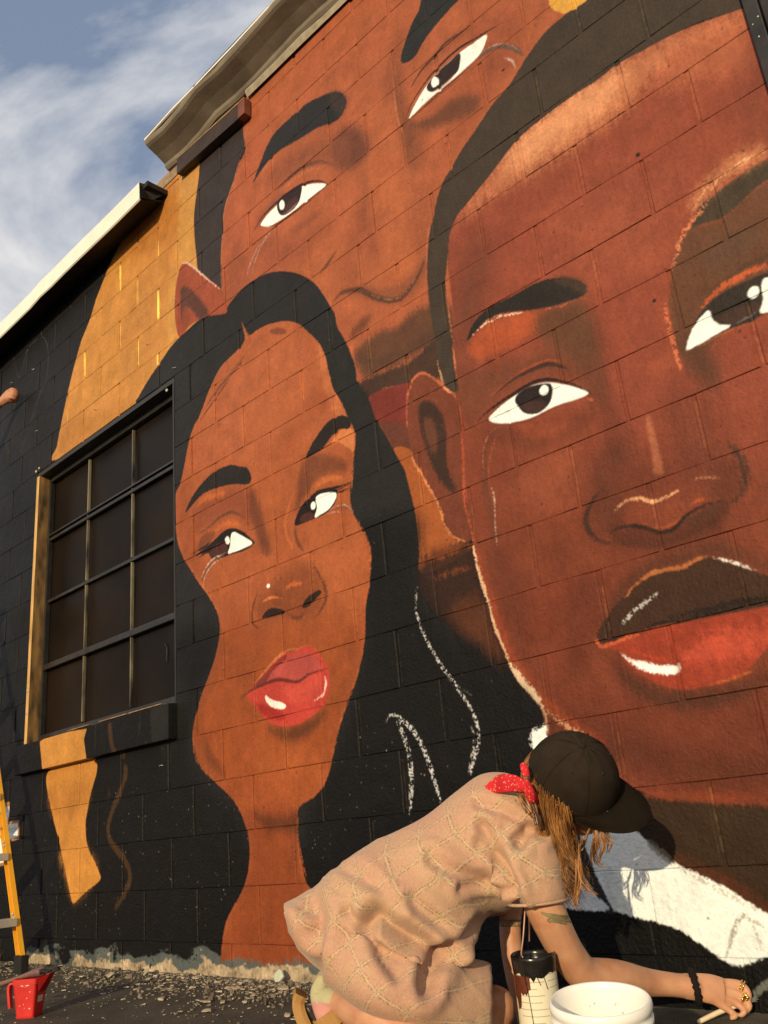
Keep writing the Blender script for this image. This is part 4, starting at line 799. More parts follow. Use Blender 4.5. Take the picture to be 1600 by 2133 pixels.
strip([(-.015, 4.04), (-.022, 4.065), (-.018, 4.080)], .36, 5.2, 22, M['skirtmortar'], 'mortar_fillet', bld, .006, 15, .0)
bm = bmesh.new(); bx(bm, -.37, 5.2, -.150, 5.0, 4.225, 4.25); bx(bm, -4.3, -.40, -.13, 5.0, 3.93, 3.962); link('roof_deck', bm, M['darkeave'], bld)
bm = bmesh.new(); bx(bm, -.62, -.27, -.006, .05, 4.005, 4.07, .004); link('flashing_remnant', bm, mat('torn_flashing', (.16, .10, .05), .7, col2=(.30, .23, .15), nscale=30, bump=.6), bld)
bd = bmesh.new(); bx(bd, -.305, .305, -.020, .020, -.050, .050, .003)
for vv in bd.verts: vv.co.z += random.uniform(-.003, .003)
for f in bd.faces: f.material_index = 1 if f.calc_center_median().z > .047 else 0  # top edge of the dark board coloured as if lit by the sun
o = link('timber_board', bd, [M['board'], M['litwoodedge']], bld); o.location = (.065, -.026, 3.983); o.rotation_euler = (0, .055, 0)
bm = bmesh.new(); bx(bm, .255, .309, -.0225, .020, -.052, .046, .003); bb = link('board_end', bm, M['boardend'], o)
bm = bmesh.new(); bx(bm, 2.640, 2.678, -.034, .01, -.05, 4.02, .003); link('corner_post', bm, M['black'], bld)
bm = bmesh.new(); bx(bm, 2.681, 2.86, -.022, .01, -.05, 4.02, .003); link('corner_board', bm, M['black'], bld)
bm = bmesh.new()
for _ in range(26): sphere(bm, (random.uniform(2.65, 2.67) if random.random() < .5 else random.uniform(2.69, 2.84), -.034 if _ % 2 else -.023, random.uniform(1.9, 3.0)), random.uniform(.001, .003), 6, 4)
link('paint_fleck', bm, mat('cream_fleck', (.6, .55, .42), .6), bld, kind='stuff')

# staples and nail heads left in the wall
bm = bmesh.new()
for x, z in ((-2.03, 3.56), (-2.37, 3.60), (-1.93, 3.06), (-.60, 3.06), (-1.16, 2.90), (-.35, 2.80), (-1.02, 1.02), (-.48, .83)):
    tube(bm, [(x - .012, -.001, z), (x - .008, -.007, z + .004), (x + .010, -.006, z + random.uniform(-.01, .01)), (x + .014, -.001, z + .002)], .0016, 5)
link('staple', bm, mat('bent_steel', (.45, .42, .36), .4, metal=.7, noise=.2), bld, kind='stuff')
bm = bmesh.new()
for x, z in ((-.415, 2.70), (-1.90, 2.772), (-1.86, 2.780), (-1.872, 1.40), (-1.868, 1.27)): sphere(bm, (x, -.004, z), (.009, .006, .009), 10, 6)
link('bolt_head', bm, mat('painted_bolt', (.36, .32, .25), .5, noise=.3), bld, kind='stuff')
# ------------------------------------------------------------------ the painter kneeling at the wall
W = {
'torso': [[1.8414,-0.43,0.4613,-0.0176,0.0,0.0434,0.075],[1.7926,-0.42,0.4679,-0.0241,0.0,0.0985,0.125],[1.7277,-0.46,0.4358,-0.0286,0.0,0.1477,0.15],[1.6655,-0.51,0.4094,-0.0223,0.0,0.138,0.155],[1.6428,-0.57,0.3608,-0.0509,0.0,0.1348,0.15],[1.6027,-0.63,0.3143,-0.0701,0.0,0.1464,0.15],[1.5418,-0.69,0.2848,-0.0718,0.0,0.1407,0.16],[1.4551,-0.74,0.2681,-0.0358,0.0,0.1173,0.165],[1.3916,-0.79,0.2797,-0.0086,0.0,0.0721,0.15],[1.3552,-0.82,0.3038,-0.0071,0.0,0.0314,0.1]],
'thigh': [[1.467,-0.8,0.2595,0.0219,0.0,0.0758,0.12],[1.5728,-0.77,0.2013,0.0233,0.0,0.072,0.14],[1.6368,-0.7,0.1535,0.0215,0.0,0.0641,0.13],[1.6683,-0.62,0.1173,0.021,0.0,0.0795,0.115],[1.6859,-0.565,0.0952,0.0178,0.0,0.0898,0.105],[1.6961,-0.54,0.0851,0.0186,0.0,0.0887,0.092]],
'sleeve': [[1.7637,-0.46,0.4694,-0.0857,0.0,-0.0155,0.11],[1.8123,-0.5,0.3981,-0.0793,0.0,-0.0101,0.09],[1.8358,-0.515,0.3413,-0.067,0.0,-0.0041,0.078],[1.842,-0.51,0.3007,-0.059,0.0,-0.0002,0.07]],
'cuff': [[1.8428,-0.515,0.3226,-0.0659,0.0,-0.0016,0.088],[1.8436,-0.513,0.3097,-0.0649,0.0,-0.0009,0.087],[1.8442,-0.512,0.2956,-0.0634,0.0,-0.0007,0.086]],
'sleeve2': [[1.6797,-0.3,0.4782,-0.0446,0.0,0.0032,0.07],[1.6336,-0.32,0.3678,-0.0487,0.0,0.0018,0.065],[1.6058,-0.34,0.2956,-0.0641,0.0,-0.0001,0.06],[1.601,-0.345,0.2566,-0.0624,0.0,-0.0051,0.055]],
'arm': [[1.8063,-0.47,0.4153,0.0485],[1.8449,-0.5,0.3064,0.0476],[1.851,-0.47,0.2303,0.0431],[1.8516,-0.43,0.1739,0.0412],[1.8588,-0.39,0.1374,0.0404],[1.8844,-0.31,0.1195,0.04],[1.9083,-0.22,0.0957,0.032],[1.9399,-0.17,0.0837,0.0277],[1.9708,-0.14,0.0749,0.0277]],
'palm': [[1.9708,-0.14,0.0749,1.9766,-0.14,0.1009]],
'arm2': [[1.6762,-0.3,0.4553,0.0488],[1.6396,-0.34,0.2809,0.0296],[1.6373,-0.36,0.1977,0.0267],[1.6508,-0.37,0.1166,0.0273],[1.6617,-0.37,0.0666,0.0259],[1.6563,-0.36,0.0147,0.0213]],
'fing': [[[1.9994,-0.1,0.0773,0.0133],[2.0426,-0.062,0.0717,0.0122],[2.0595,-0.056,0.0625,0.0105],[2.0659,-0.058,0.0474,0.0093],[2.06,-0.062,0.0341,0.0077]],[[1.9999,-0.11,0.0691,0.0133],[2.0398,-0.075,0.055,0.0121],[2.0589,-0.066,0.0416,0.0104],[2.0668,-0.068,0.0288,0.0093],[2.0601,-0.074,0.0179,0.0076]],[[2.0004,-0.12,0.061,0.0132],[2.0344,-0.088,0.0414,0.0121],[2.0516,-0.08,0.0282,0.0098],[2.0603,-0.084,0.0198,0.0087],[2.0534,-0.09,0.0128,0.0071]],[[1.9988,-0.125,0.054,0.0121],[2.0231,-0.104,0.031,0.0109],[2.0365,-0.097,0.0189,0.0093],[2.0444,-0.1,0.0132,0.0081],[2.0366,-0.105,0.0089,0.0065]],[[1.9837,-0.105,0.0755,0.0145],[2.0057,-0.07,0.0625,0.0134],[2.0289,-0.055,0.0411,0.0111],[2.0461,-0.055,0.0263,0.0088]]],
'palmc': [[1.9597,-0.152,0.0785,0.0277],[1.9809,-0.132,0.074,0.0299],[2.0028,-0.112,0.0676,0.032],[2.0207,-0.092,0.0591,0.0309]],
'palmp': [[1.9766,-0.14,0.1009],[1.9651,-0.14,0.0491]],
'leg': [[1.4734,-0.79,0.1381,0.0272],[1.5507,-0.8,0.1259,0.0365],[1.6269,-0.8,0.1076,0.0511],[1.6908,-0.76,0.0614,0.0522],[1.7198,-0.7,0.0005,0.0523],[1.7053,-0.68,0.0158,0.0492],[1.6043,-0.7,0.1324,0.0579],[1.4957,-0.7,0.2139,0.0717]],
'leg2': [[1.6795,-0.5,0.0835,0.0451],[1.6699,-0.51,0.0772,0.0493],[1.6209,-0.58,0.1072,0.0641],[1.5015,-0.66,0.208,0.0725]],
'shin2': [[1.6758,-0.5,0.0775,0.0451],[1.6744,-0.56,0.0276,0.0417],[1.6447,-0.64,0.0149,0.0347]],
'trunk': [[1.5016,-0.7,0.2634,0.0853],[1.5612,-0.61,0.323,0.0872],[1.645,-0.52,0.406,0.0933],[1.7136,-0.43,0.4552,0.0926],[1.8087,-0.42,0.4752,0.0453],[1.8887,-0.43,0.5067,0.0464]],
'sock': [[1.4441,-0.8,0.1741,0.017],[1.4359,-0.8,0.1549,0.0233],[1.4468,-0.8,0.1366,0.0294],[1.4664,-0.8,0.1136,0.0333],[1.4773,-0.79,0.0868,0.0342],[1.4904,-0.78,0.054,0.0309],[1.4931,-0.77,0.0252,0.0246]],
'sockcuff': [[1.4475,-0.8,0.1442,0.0232],[1.4723,-0.8,0.1408,0.0271]],
'sole': [[1.3702,-0.8,0.1499],[1.3589,-0.8,0.134],[1.3637,-0.8,0.1132],[1.3812,-0.8,0.0878],[1.4077,-0.8,0.0599],[1.4486,-0.8,0.0287]],
'strap': [[1.4578,-0.86,0.128],[1.5025,-0.87,0.1201],[1.5698,-0.88,0.1193],[1.5974,-0.86,0.1104]],
'shoe': [[1.3625,-0.8,0.138],[1.3734,-0.8,0.11],[1.397,-0.8,0.0833]],
'cap': [1.9255,-0.43,0.5487],
'capF': [0.7457,0.4521,-0.4894],
'capU': [0.6662,-0.5148,0.5395],
'capL': [0.0081,0.7284,0.6851],
'hroot': [[1.8409,-0.48,0.5392],[1.8827,-0.5,0.5152],[1.9347,-0.52,0.4994],[1.9684,-0.52,0.4927]],
'hmid': [[1.8305,-0.46,0.4548],[1.864,-0.465,0.4018],[1.8894,-0.46,0.3901],[1.9111,-0.46,0.4242]],
'htip': [[1.8636,-0.45,0.3703],[1.8851,-0.455,0.291],[1.9052,-0.455,0.2792],[1.9209,-0.45,0.3385]],
'wisp': [[[1.957,-0.42,0.4421],[1.9611,-0.43,0.4193],[1.9455,-0.43,0.3902],[1.9452,-0.43,0.3634]],[[1.9651,-0.42,0.4456],[1.9778,-0.42,0.4227],[1.9704,-0.42,0.3981],[1.95,-0.42,0.3693]],[[1.968,-0.42,0.4475],[1.9814,-0.41,0.4218],[1.9846,-0.41,0.4016],[1.9742,-0.41,0.3862]],[[1.9656,-0.43,0.4422],[1.9674,-0.43,0.414],[1.9534,-0.43,0.3799],[1.971,-0.43,0.3585]],[[1.9532,-0.47,0.4275],[1.9584,-0.5,0.3806],[1.9559,-0.5,0.3424],[1.9759,-0.5,0.323]],[[1.9616,-0.5,0.4095],[1.9577,-0.5,0.3519],[1.9641,-0.5,0.3233],[1.9831,-0.5,0.3117]],[[1.9488,-0.5,0.381],[1.9469,-0.5,0.3332],[1.9276,-0.5,0.2957],[1.9374,-0.5,0.2899]],[[1.9564,-0.44,0.4393],[1.9493,-0.45,0.4214],[1.9362,-0.45,0.4051],[1.9322,-0.46,0.3961]]],
'nape': [[[1.8528,-0.55,0.5404],[1.8816,-0.57,0.508],[1.8934,-0.57,0.487]],[[1.8616,-0.55,0.5375],[1.8872,-0.56,0.5071],[1.8972,-0.56,0.4763]],[[1.8671,-0.54,0.5346],[1.8911,-0.55,0.4962],[1.8981,-0.55,0.4637]]],
'band1': [[1.8966,-0.56,0.5234,0.0007,0.0,0.0111,0.012],[1.8865,-0.567,0.5409,-0.0012,0.0,0.0154,0.012],[1.85,-0.562,0.5504,-0.0006,0.0,0.0197,0.007],[1.8062,-0.557,0.5513,0.0024,0.0,0.0187,0.005],[1.7622,-0.55,0.5425,-0.0003,0.0,0.0065,0.005],[1.7438,-0.55,0.5393,-0.0003,0.0,0.0027,0.003]],
'band2': [[1.8891,-0.555,0.5607,-0.0066,0.0,-0.0004,0.01],[1.8836,-0.55,0.5756,-0.009,0.0,-0.0021,0.01],[1.8806,-0.55,0.5853,-0.0082,0.0,-0.0012,0.006],[1.8797,-0.55,0.5912,-0.0033,0.0,-0.0002,0.003]],
'band3': [[1.8923,-0.565,0.5453,0.0095],[1.8946,-0.56,0.5267,0.0116],[1.8924,-0.555,0.5125,0.0106]],
'tat': [[1.8762,-0.54,0.2773],[1.8817,-0.5,0.2534],[1.9046,-0.5,0.277]],
'tatb': [1.6519,-0.37,0.2393],
'nose': [1.9585,-0.4,0.449],
'brace': [[1.9734,-0.14,0.1028,0.0011],[1.991,-0.15,0.0493,0.0011]],
'wrist': [[1.9652,-0.147,0.0769],[1.9905,-0.128,0.0728]],
'rings': [[2.0545,-0.058,0.0666],[2.0569,-0.068,0.0438]],
'brush': [[1.9804,-0.15,0.0072],[2.0158,-0.105,0.0221],[2.0503,-0.07,0.0312],[2.0686,-0.03,0.0367]],
'crease': [[[1.6663,-0.86,0.2815],[1.6955,-0.86,0.2932],[1.7139,-0.84,0.2704],[1.7558,-0.82,0.2292],[1.7917,-0.78,0.1932]],[[1.7737,-0.76,0.1875],[1.7748,-0.8,0.1739],[1.7774,-0.82,0.1558]],[[1.8864,-0.6,0.4112],[1.9319,-0.61,0.4173],[1.9599,-0.6,0.4095]],[[1.7522,-0.66,0.3446],[1.8002,-0.64,0.3301],[1.8474,-0.62,0.3197]],[[1.7133,-0.7,0.4077],[1.7721,-0.68,0.3653],[1.815,-0.64,0.3412]],[[1.7867,-0.62,0.4274],[1.833,-0.62,0.3863],[1.848,-0.6,0.3363]],[[1.5223,-0.9,0.3275],[1.5661,-0.92,0.3023],[1.5556,-0.92,0.2706]],[[1.7245,-0.6,0.2659],[1.7362,-0.66,0.241],[1.7451,-0.72,0.227]],[[1.6913,-0.75,0.3271],[1.7348,-0.73,0.2781],[1.7539,-0.7,0.2243]],[[1.8022,-0.62,0.4563],[1.8207,-0.6,0.4046],[1.8294,-0.58,0.3442],[1.8399,-0.58,0.3011]],[[1.6179,-0.9,0.3726],[1.6809,-0.88,0.3511],[1.7314,-0.84,0.3013]],[[1.7836,-0.6,0.5071],[1.8184,-0.56,0.4922],[1.864,-0.54,0.4574]],[[1.6908,-0.95,0.2811],[1.7189,-0.93,0.2367],[1.7532,-0.88,0.176]]],
'can': [[1.814,-0.52,0.1979],0.0479],
'pail': [[2.1055,-0.74,0.1724],0.0884],
'wire': [[[1.826,-0.57,0.1983],[1.8199,-0.565,0.2057],[1.8194,-0.55,0.2361],[1.8196,-0.53,0.2907]],[[1.7971,-0.5,0.2194],[1.8031,-0.5,0.2532],[1.8056,-0.5,0.2824]]]}
V3 = lambda p: Vector(p[:3])
def skin_mat(name, c1, c2, sc=9):
    return mat(name, c1, .50, .35, col2=c2, nscale=sc, bump=.35, bscale=130, bdist=.0012, sss=.10, rvar=.08)
M['skin'] = skin_mat('painter_skin', (.42, .190, .100), (.53, .285, .165), 22)  # the painter's own skin tone, varied by noise
M['skin2'] = skin_mat('tanned_skin', (.36, .150, .080), (.46, .21, .115))
def cloth_mat():
    m = bpy.data.materials.new('printed_cotton'); m.use_nodes = True; t = m.node_tree; b = t.nodes['Principled BSDF']; Lk = t.links.new
    b.inputs['Roughness'].default_value = .85; b.inputs['Specular IOR Level'].default_value = .2; b.inputs['Sheen Weight'].default_value = .15
    tc = NN(t, 'ShaderNodeTexCoord'); mp = NN(t, 'ShaderNodeMapping'); mp.inputs['Rotation'].default_value = (0, math.radians(40), 0)
    nz = NN(t, 'ShaderNodeTexNoise'); nz.inputs['Scale'].default_value = 6; Lk(tc.outputs['Object'], nz.inputs['Vector'])
    w = NN(t, 'ShaderNodeVectorMath', operation='MULTIPLY_ADD'); w.inputs[1].default_value = (.004, .0, .004); Lk(nz.outputs['Color'], w.inputs[0]); Lk(tc.outputs['Object'], w.inputs[2])
    Lk(w.outputs[0], mp.inputs['Vector']); s = NN(t, 'ShaderNodeSeparateXYZ'); Lk(mp.outputs[0], s.inputs[0])
    def mth(op, a, b2=None, c=None):
        n = NN(t, 'ShaderNodeMath', operation=op)
        for i, q in enumerate((a, b2, c)):
            if q is None: continue
            if isinstance(q, (int, float)): n.inputs[i].default_value = q
            else: Lk(q, n.inputs[i])
        return n.outputs[0]
    S = 17.5
    u = mth('MULTIPLY', s.outputs[0], S); v = mth('MULTIPLY', s.outputs[2], S)
    fu = mth('SUBTRACT', mth('FRACT', u), .5); fv = mth('SUBTRACT', mth('FRACT', v), .5)
    ang = mth('ARCTAN2', fv, fu); rad = mth('SQRT', mth('ADD', mth('MULTIPLY', fu, fu), mth('MULTIPLY', fv, fv)))
    def ss(x, a, b2):
        n = NN(t, 'ShaderNodeMapRange', interpolation_type='SMOOTHSTEP'); Lk(x, n.inputs[0]); n.inputs[1].default_value = a; n.inputs[2].default_value = b2; return n.outputs[0]
    rays = mth('ABSOLUTE', mth('SINE', mth('MULTIPLY', ang, 6.0)))                       # twelve rays
    dist = mth('MULTIPLY', rays, rad)
    star = mth('MULTIPLY', mth('SUBTRACT', 1.0, ss(dist, .012, .05)), mth('SUBTRACT', 1.0, ss(rad, .40, .52)))
    core = mth('SUBTRACT', 1.0, ss(rad, .03, .06))
    g1 = mth('SUBTRACT', 1.0, ss(mth('ABSOLUTE', fu), .008, .034)); g2 = mth('SUBTRACT', 1.0, ss(mth('ABSOLUTE', fv), .008, .034))
    grid = mth('MULTIPLY', mth('MAXIMUM', g1, g2), .95)
    n2 = NN(t, 'ShaderNodeTexNoise'); n2.inputs['Scale'].default_value = 110; n2.inputs['Detail'].default_value = 3; n2.inputs['Roughness'].default_value = .7; n2.inputs['Distortion'].default_value = 1.5; Lk(tc.outputs['Object'], n2.inputs['Vector'])
    scr = mth('SUBTRACT', 1.0, ss(mth('ABSOLUTE', mth('SUBTRACT', n2.outputs['Fac'], .5)), .012, .04))
    n3 = NN(t, 'ShaderNodeTexNoise'); n3.inputs['Scale'].default_value = 260; n3.inputs['Detail'].default_value = 3; Lk(tc.outputs['Object'], n3.inputs['Vector'])
    spk = ss(n3.outputs['Fac'], .50, .58)
    lines = mth('MAXIMUM', star, grid)
    halo = mth('MAXIMUM', mth('MULTIPLY', mth('SUBTRACT', 1.0, ss(dist, .06, .13)), mth('SUBTRACT', 1.0, ss(rad, .34, .50))), mth('SUBTRACT', 1.0, ss(mth('MINIMUM', mth('ABSOLUTE', fu), mth('ABSOLUTE', fv)), .05, .11)))
    n4 = NN(t, 'ShaderNodeTexNoise'); n4.inputs['Scale'].default_value = 9; n4.inputs['Detail'].default_value = 4; Lk(tc.outputs['Object'], n4.inputs['Vector'])
    base = NN(t, 'ShaderNodeMix', data_type='RGBA'); base.inputs[6].default_value = (.44, .235, .160, 1); base.inputs[7].default_value = (.45, .270, .170, 1); Lk(ss(n4.outputs['Fac'], .35, .65), base.inputs[0])
    m0 = NN(t, 'ShaderNodeMix', data_type='RGBA'); m0.inputs[7].default_value = (.52, .36, .21, 1); Lk(mth('MULTIPLY', scr, .55), m0.inputs[0]); Lk(base.outputs[2], m0.inputs[6])
    m2 = NN(t, 'ShaderNodeMix', data_type='RGBA'); m2.inputs[7].default_value = (.17, .135, .075, 1); Lk(mth('MULTIPLY', spk, mth('ADD', .13, mth('MULTIPLY', halo, .60))), m2.inputs[0]); Lk(m0.outputs[2], m2.inputs[6])
    m3 = NN(t, 'ShaderNodeMix', data_type='RGBA'); m3.inputs[7].default_value = (.56, .44, .26, 1); Lk(mth('MULTIPLY', lines, .55), m3.inputs[0]); Lk(m2.outputs[2], m3.inputs[6])
    m4 = NN(t, 'ShaderNodeMix', data_type='RGBA'); m4.inputs[7].default_value = (.27, .23, .14, 1); Lk(mth('MULTIPLY', core, .6), m4.inputs[0]); Lk(m3.outputs[2], m4.inputs[6])
    Lk(m4.outputs[2], b.inputs['Base Color'])
    n5 = NN(t, 'ShaderNodeTexNoise'); n5.inputs['Scale'].default_value = 420; Lk(tc.outputs['Object'], n5.inputs['Vector'])
    n6 = NN(t, 'ShaderNodeTexNoise'); n6.inputs['Scale'].default_value = 20; n6.inputs['Detail'].default_value = 5; n6.inputs['Roughness'].default_value = .6; n6.inputs['Distortion'].default_value = 1.6; Lk(tc.outputs['Object'], n6.inputs['Vector'])
    bp = NN(t, 'ShaderNodeBump'); bp.inputs['Strength'].default_value = .55; bp.inputs['Distance'].default_value = .0042; Lk(mth('ADD', mth('MULTIPLY', n5.outputs['Fac'], .05), n6.outputs['Fac']), bp.inputs['Height']); Lk(bp.outputs[0], b.inputs['Normal'])
    return m
M['cloth'] = cloth_mat()
M['cap'] = mat('dark_brown_cotton_twill', (.019, .0135, .009), .9, .10, col2=(.026, .019, .013), nscale=30, bump=.25, bscale=500, bdist=.001)
M['hair'] = mat('auburn_hair', (.035, .013, .005), .36, .5, col2=(.38, .165, .045), nscale=75, stretch=(1, 1, .10))
M['bandana'] = mat('red_bandana', (.50, .018, .022), .8, .2, noise=.2, nscale=30)
def paisley(m):
    t = m.node_tree; b = t.nodes['Principled BSDF']; s = b.inputs['Base Color'].links[0].from_socket
    tc = NN(t, 'ShaderNodeTexCoord'); vo = NN(t, 'ShaderNodeTexVoronoi'); vo.inputs['Scale'].default_value = 150; t.links.new(tc.outputs['Object'], vo.inputs['Vector'])
    r = NN(t, 'ShaderNodeValToRGB'); r.color_ramp.elements[0].position = .16; r.color_ramp.elements[1].position = .30; r.color_ramp.elements[0].color = (1, 1, 1, 1); r.color_ramp.elements[1].color = (0, 0, 0, 1)
    t.links.new(vo.outputs['Distance'], r.inputs[0]); x = NN(t, 'ShaderNodeMix', data_type='RGBA'); x.inputs[7].default_value = (.66, .30, .26, 1)
    t.links.new(r.outputs[0], x.inputs[0]); t.links.new(s, x.inputs[6]); t.links.new(x.outputs[2], b.inputs['Base Color'])
paisley(M['bandana'])
M['gold'] = mat('gold', (.80, .52, .14), .25, .5, metal=1., noise=.1, bump=.4, bscale=300)
M['band'] = mat('black_hair_tie', (.008, .007, .006), .9, .2, bump=.6, bscale=300)
M['sandal'] = mat('tan_nubuck', (.30, .165, .05), .8, .25, col2=(.40, .22, .075), nscale=18, bump=.4, bscale=120)
M['cork'] = mat('dark_sole', (.085, .055, .032), .8, .3, noise=.3, nscale=60, bump=.4)
M['sockp'] = mat('pink_sock', (.50, .235, .20), .9, .15, noise=.1, nscale=40, bump=.5, bscale=350)
M['sockg'] = mat('sage_sock', (.40, .375, .22), .9, .15, noise=.08, nscale=40, bump=.5, bscale=350)
M['ink'] = mat('tattoo_ink', (.13, .115, .055), .5, .4, col2=(.26, .20, .10), nscale=60)
painter = thing('person', 'kneeling person in peach patterned dress and dark cap painting the wall foot', 'person', (1.60, -.62, 0))
painter_inv = Vector((-1.60, .62, 0))
def PL(name, bm_or_me, m, smooth=True, **k):
    o = link(name, bm_or_me, m, painter, smooth); o.matrix_parent_inverse = Matrix.Translation(painter_inv); return o
# body: limbs, trunk, head and hands grown into one skin
bm = bmesh.new()
for key, flat in (('arm', .92), ('arm2', .95), ('leg', 1), ('leg2', 1), ('shin2', 1), ('trunk', 1.0)):
    c = np.array(W[key]); tube(bm, c[:, :3], c[:, 3], 18, 5, flat=flat)
c = np.array(W['palmc'])
def flat_chain(bm, c, nrm, f):
    P = catmull(c, False, 5); nrm = np.array(nrm) / np.linalg.norm(nrm); T = np.gradient(P[:, :3], axis=0); rings = []
    for p, t in zip(P, T):
        t = t / np.linalg.norm(t); a = nrm - t * (nrm @ t); a /= np.linalg.norm(a); b = np.cross(t, a)
        rings.append([bm.verts.new(p[:3] + a * p[3] * f * math.cos(k * math.pi / 8) + b * p[3] * math.sin(k * math.pi / 8)) for k in range(16)])
    skin(bm, rings, True)
flat_chain(bm, c, (.45, -.75, .35), .55)
for fgr in W['fing']:
    q = np.array(fgr); tube(bm, q[:, :3], q[:, 3] * .80, 12, 5)
H = V3(W['cap']); F, U, L = V3(W['capF']), V3(W['capU']), V3(W['capL'])
HM = Matrix((F, L, U)).transposed()
sphere(bm, H - U * .005, (.098, .080, .105), 24, 16, HM)
sphere(bm, H - U * .088 + F * .030, (.068, .060, .066), 20, 12, HM)          # jaw and cheeks
for s in (-1, 1): sphere(bm, H - U * .062 + F * .055 + L * .036 * s, (.028, .026, .026), 14, 8, HM)
tube(bm, [H + F * .088 - U * .02, H + F * .105 - U * .045, H + F * .118 - U * .063, H + F * .098 - U * .074], [.008, .011, .0135, .008], 10, 4)
for dz, rr in ((-.090, .0085), (-.100, .0095)): tube(bm, [H + F * .086 + U * dz - L * .022, H + F * .095 + U * dz, H + F * .086 + U * dz + L * .022], [rr * .5, rr, rr * .5], 8, 4)
sphere(bm, H + F * .078 - U * .118, (.024, .024, .018), 12, 8, HM)
for s in (-1, 1):
    sphere(bm, H - F * .004 + L * .083 * s - U * .045, (.020, .009, .030), 12, 8, HM)
    tube(bm, [H + F * .086 + L * (.018 * s) - U * .026, H + F * .082 + L * .038 * s - U * .022, H + F * .070 + L * .052 * s - U * .028], [.006, .008, .006], 8, 4)
me = remeshed('body', bm, .0032, 3, .5)
body = PL('body', me, M['skin'])
for s in (-1, 1):
    bm = bmesh.new(); sphere(bm, H + F * .074 + L * .034 * s - U * .040, .0125, 14, 10); PL('eye', bm, mat('eye', (.7, .66, .6), .2)) if s < 0 else PL('eye', bm, bpy.data.materials['eye'])
# dress: lofts of the back, skirt and sleeves joined and then creased
bm = bmesh.new()
loftm(bm, W['torso'], 36, 7); loftm(bm, W['thigh'], 30, 6); loftm(bm, W['sleeve'], 26, 6); loftm(bm, W['sleeve2'], 22, 5)
me = remeshed('dress', bm, .0058, 6, .5)
A = coords(me); Nn = normals(me); disp = np.zeros(len(A))
for poly, wd, amp in zip(W['crease'], (.016, .018, .012, .010, .012, .011, .02, .014, .014, .012, .012, .010, .010), (.034, .030, .020, .012, .013, .013, .026, .014, .013, .016, .012, .010, .012)):
    P = catmull(np.array(poly), False, 8)
    vd = np.array([.638, -.691, -.25]); vd /= np.linalg.norm(vd)
    a2 = A - np.outer(A @ vd, vd); p2 = P - np.outer(P @ vd, vd)
    dmin = np.full(len(A), 9.0)
    for q in p2: dmin = np.minimum(dmin, np.linalg.norm(a2 - q, axis=1))
    fr = np.clip((Nn @ vd) * 3, 0, 1)
    disp += fr * (-amp * np.exp(-(dmin / wd) ** 2) + .45 * amp * np.exp(-((dmin - 2.0 * wd) / wd) ** 2))
def ridges(A, d, k, ph, warp):
    s = A @ np.array(d); return np.sin(s * k + ph + warp)
wv = np.sin(A @ np.array([9., 7., 13.])) * 1.3 + np.sin(A @ np.array([-17., 11., 6.]) + 1) * .9
def fold(d, k, ph, wq, mk): return (1 - np.abs(np.sin(A @ np.array(d) * k + ph + wq))) ** 2.2 * np.clip(mk, 0, 1)
mk1 = .5 + .9 * np.sin(A @ np.array([11., 6., -9.]) + .4); mk2 = .3 + .9 * np.sin(A @ np.array([-8., 13., 7.]) + 2); mk3 = .2 + .9 * np.sin(A @ np.array([14., -5., 10.]) + 4)
disp += .0030 * fold((.50, .25, .83), 24, .3, wv * .8, mk1) + .0028 * fold((.80, .1, -.58), 34, 1.1, wv * 1.1, mk2) + .0024 * fold((.2, .7, .68), 40, 2.2, wv, mk3)
setco(me, A + Nn * disp[:, None])
dress = PL('dress', me, M['cloth'])
bm = bmesh.new(); q = np.array(W['sleeve'][-1]); c, a_, b_ = q[:3], q[3:6], q[6]; d_ = np.array([c[0] - 3.0839, c[1] + 2.2321, 0.]); d_ /= np.linalg.norm(d_); d_ -= a_ * (d_ @ a_) / (a_ @ a_); d_ /= np.linalg.norm(d_)
for dz, k in ((-.001, 1.0), (.0155, 1.03)):
    tube(bm, [c + np.array([0, 0, dz]) + a_ * k * math.cos(t) + d_ * b_ * k * math.sin(t) for t in np.linspace(0, 2 * math.pi, 36)], .0034 if dz < 0 else .0016, 8, 1, cap=False, sm=False)
PL('sleeve_hem', bm, M['cloth'])
# cap
bm = bmesh.new(); R0, R1, R2 = .106, .091, .122; rings = []; NS = 48
for j in range(13):
    e = (j / 12) * math.pi / 2 * .985
    rings.append([bm.verts.new(H + F * (R0 * math.cos(e) ** .86 * math.cos(2 * math.pi * k / NS)) + L * (R1 * math.cos(e) ** .86 * math.sin(2 * math.pi * k / NS)) + U * (R2 * math.sin(e) - .004) * (1 + .012 * math.sin(5 * k + j))) for k in range(NS)])
skin(bm, rings, False); bm.faces.new(rings[-1])
cap = PL('cap', bm, M['cap'])
def KC(name, bm, m, smooth=True):
    o = link(name, bm, m, cap, smooth); return o
bm = bmesh.new(); rows = []
for i in range(25):
    s = (i / 24 - .5) * 2; th = s * math.radians(74); row = []
    for j in range(7):
        q = j / 6; rin = Vector((R0 * math.cos(th), R1 * math.sin(th))); ext = .078 * (1 - abs(s) ** 3.2 * .93)
        p = rin + Vector((ext * q, math.copysign(1, s) * .006 * q * (1 - abs(s)) * abs(s)))
        row.append(bm.verts.new(H + F * p.x + L * p.y + U * (-.004 - .055 * q * .20 - .9 * (p.y ** 2) * (1.0 + 1.5 * q) + .004 * math.sin(q * 3))))
    rows.append(row)
skin(bm, rows, False, close=False); bmesh.ops.solidify(bm, geom=bm.faces[:], thickness=.0035); KC('cap_brim', bm, M['cap'])
dk = mat('dark_stitching', (.012, .009, .007), .9)
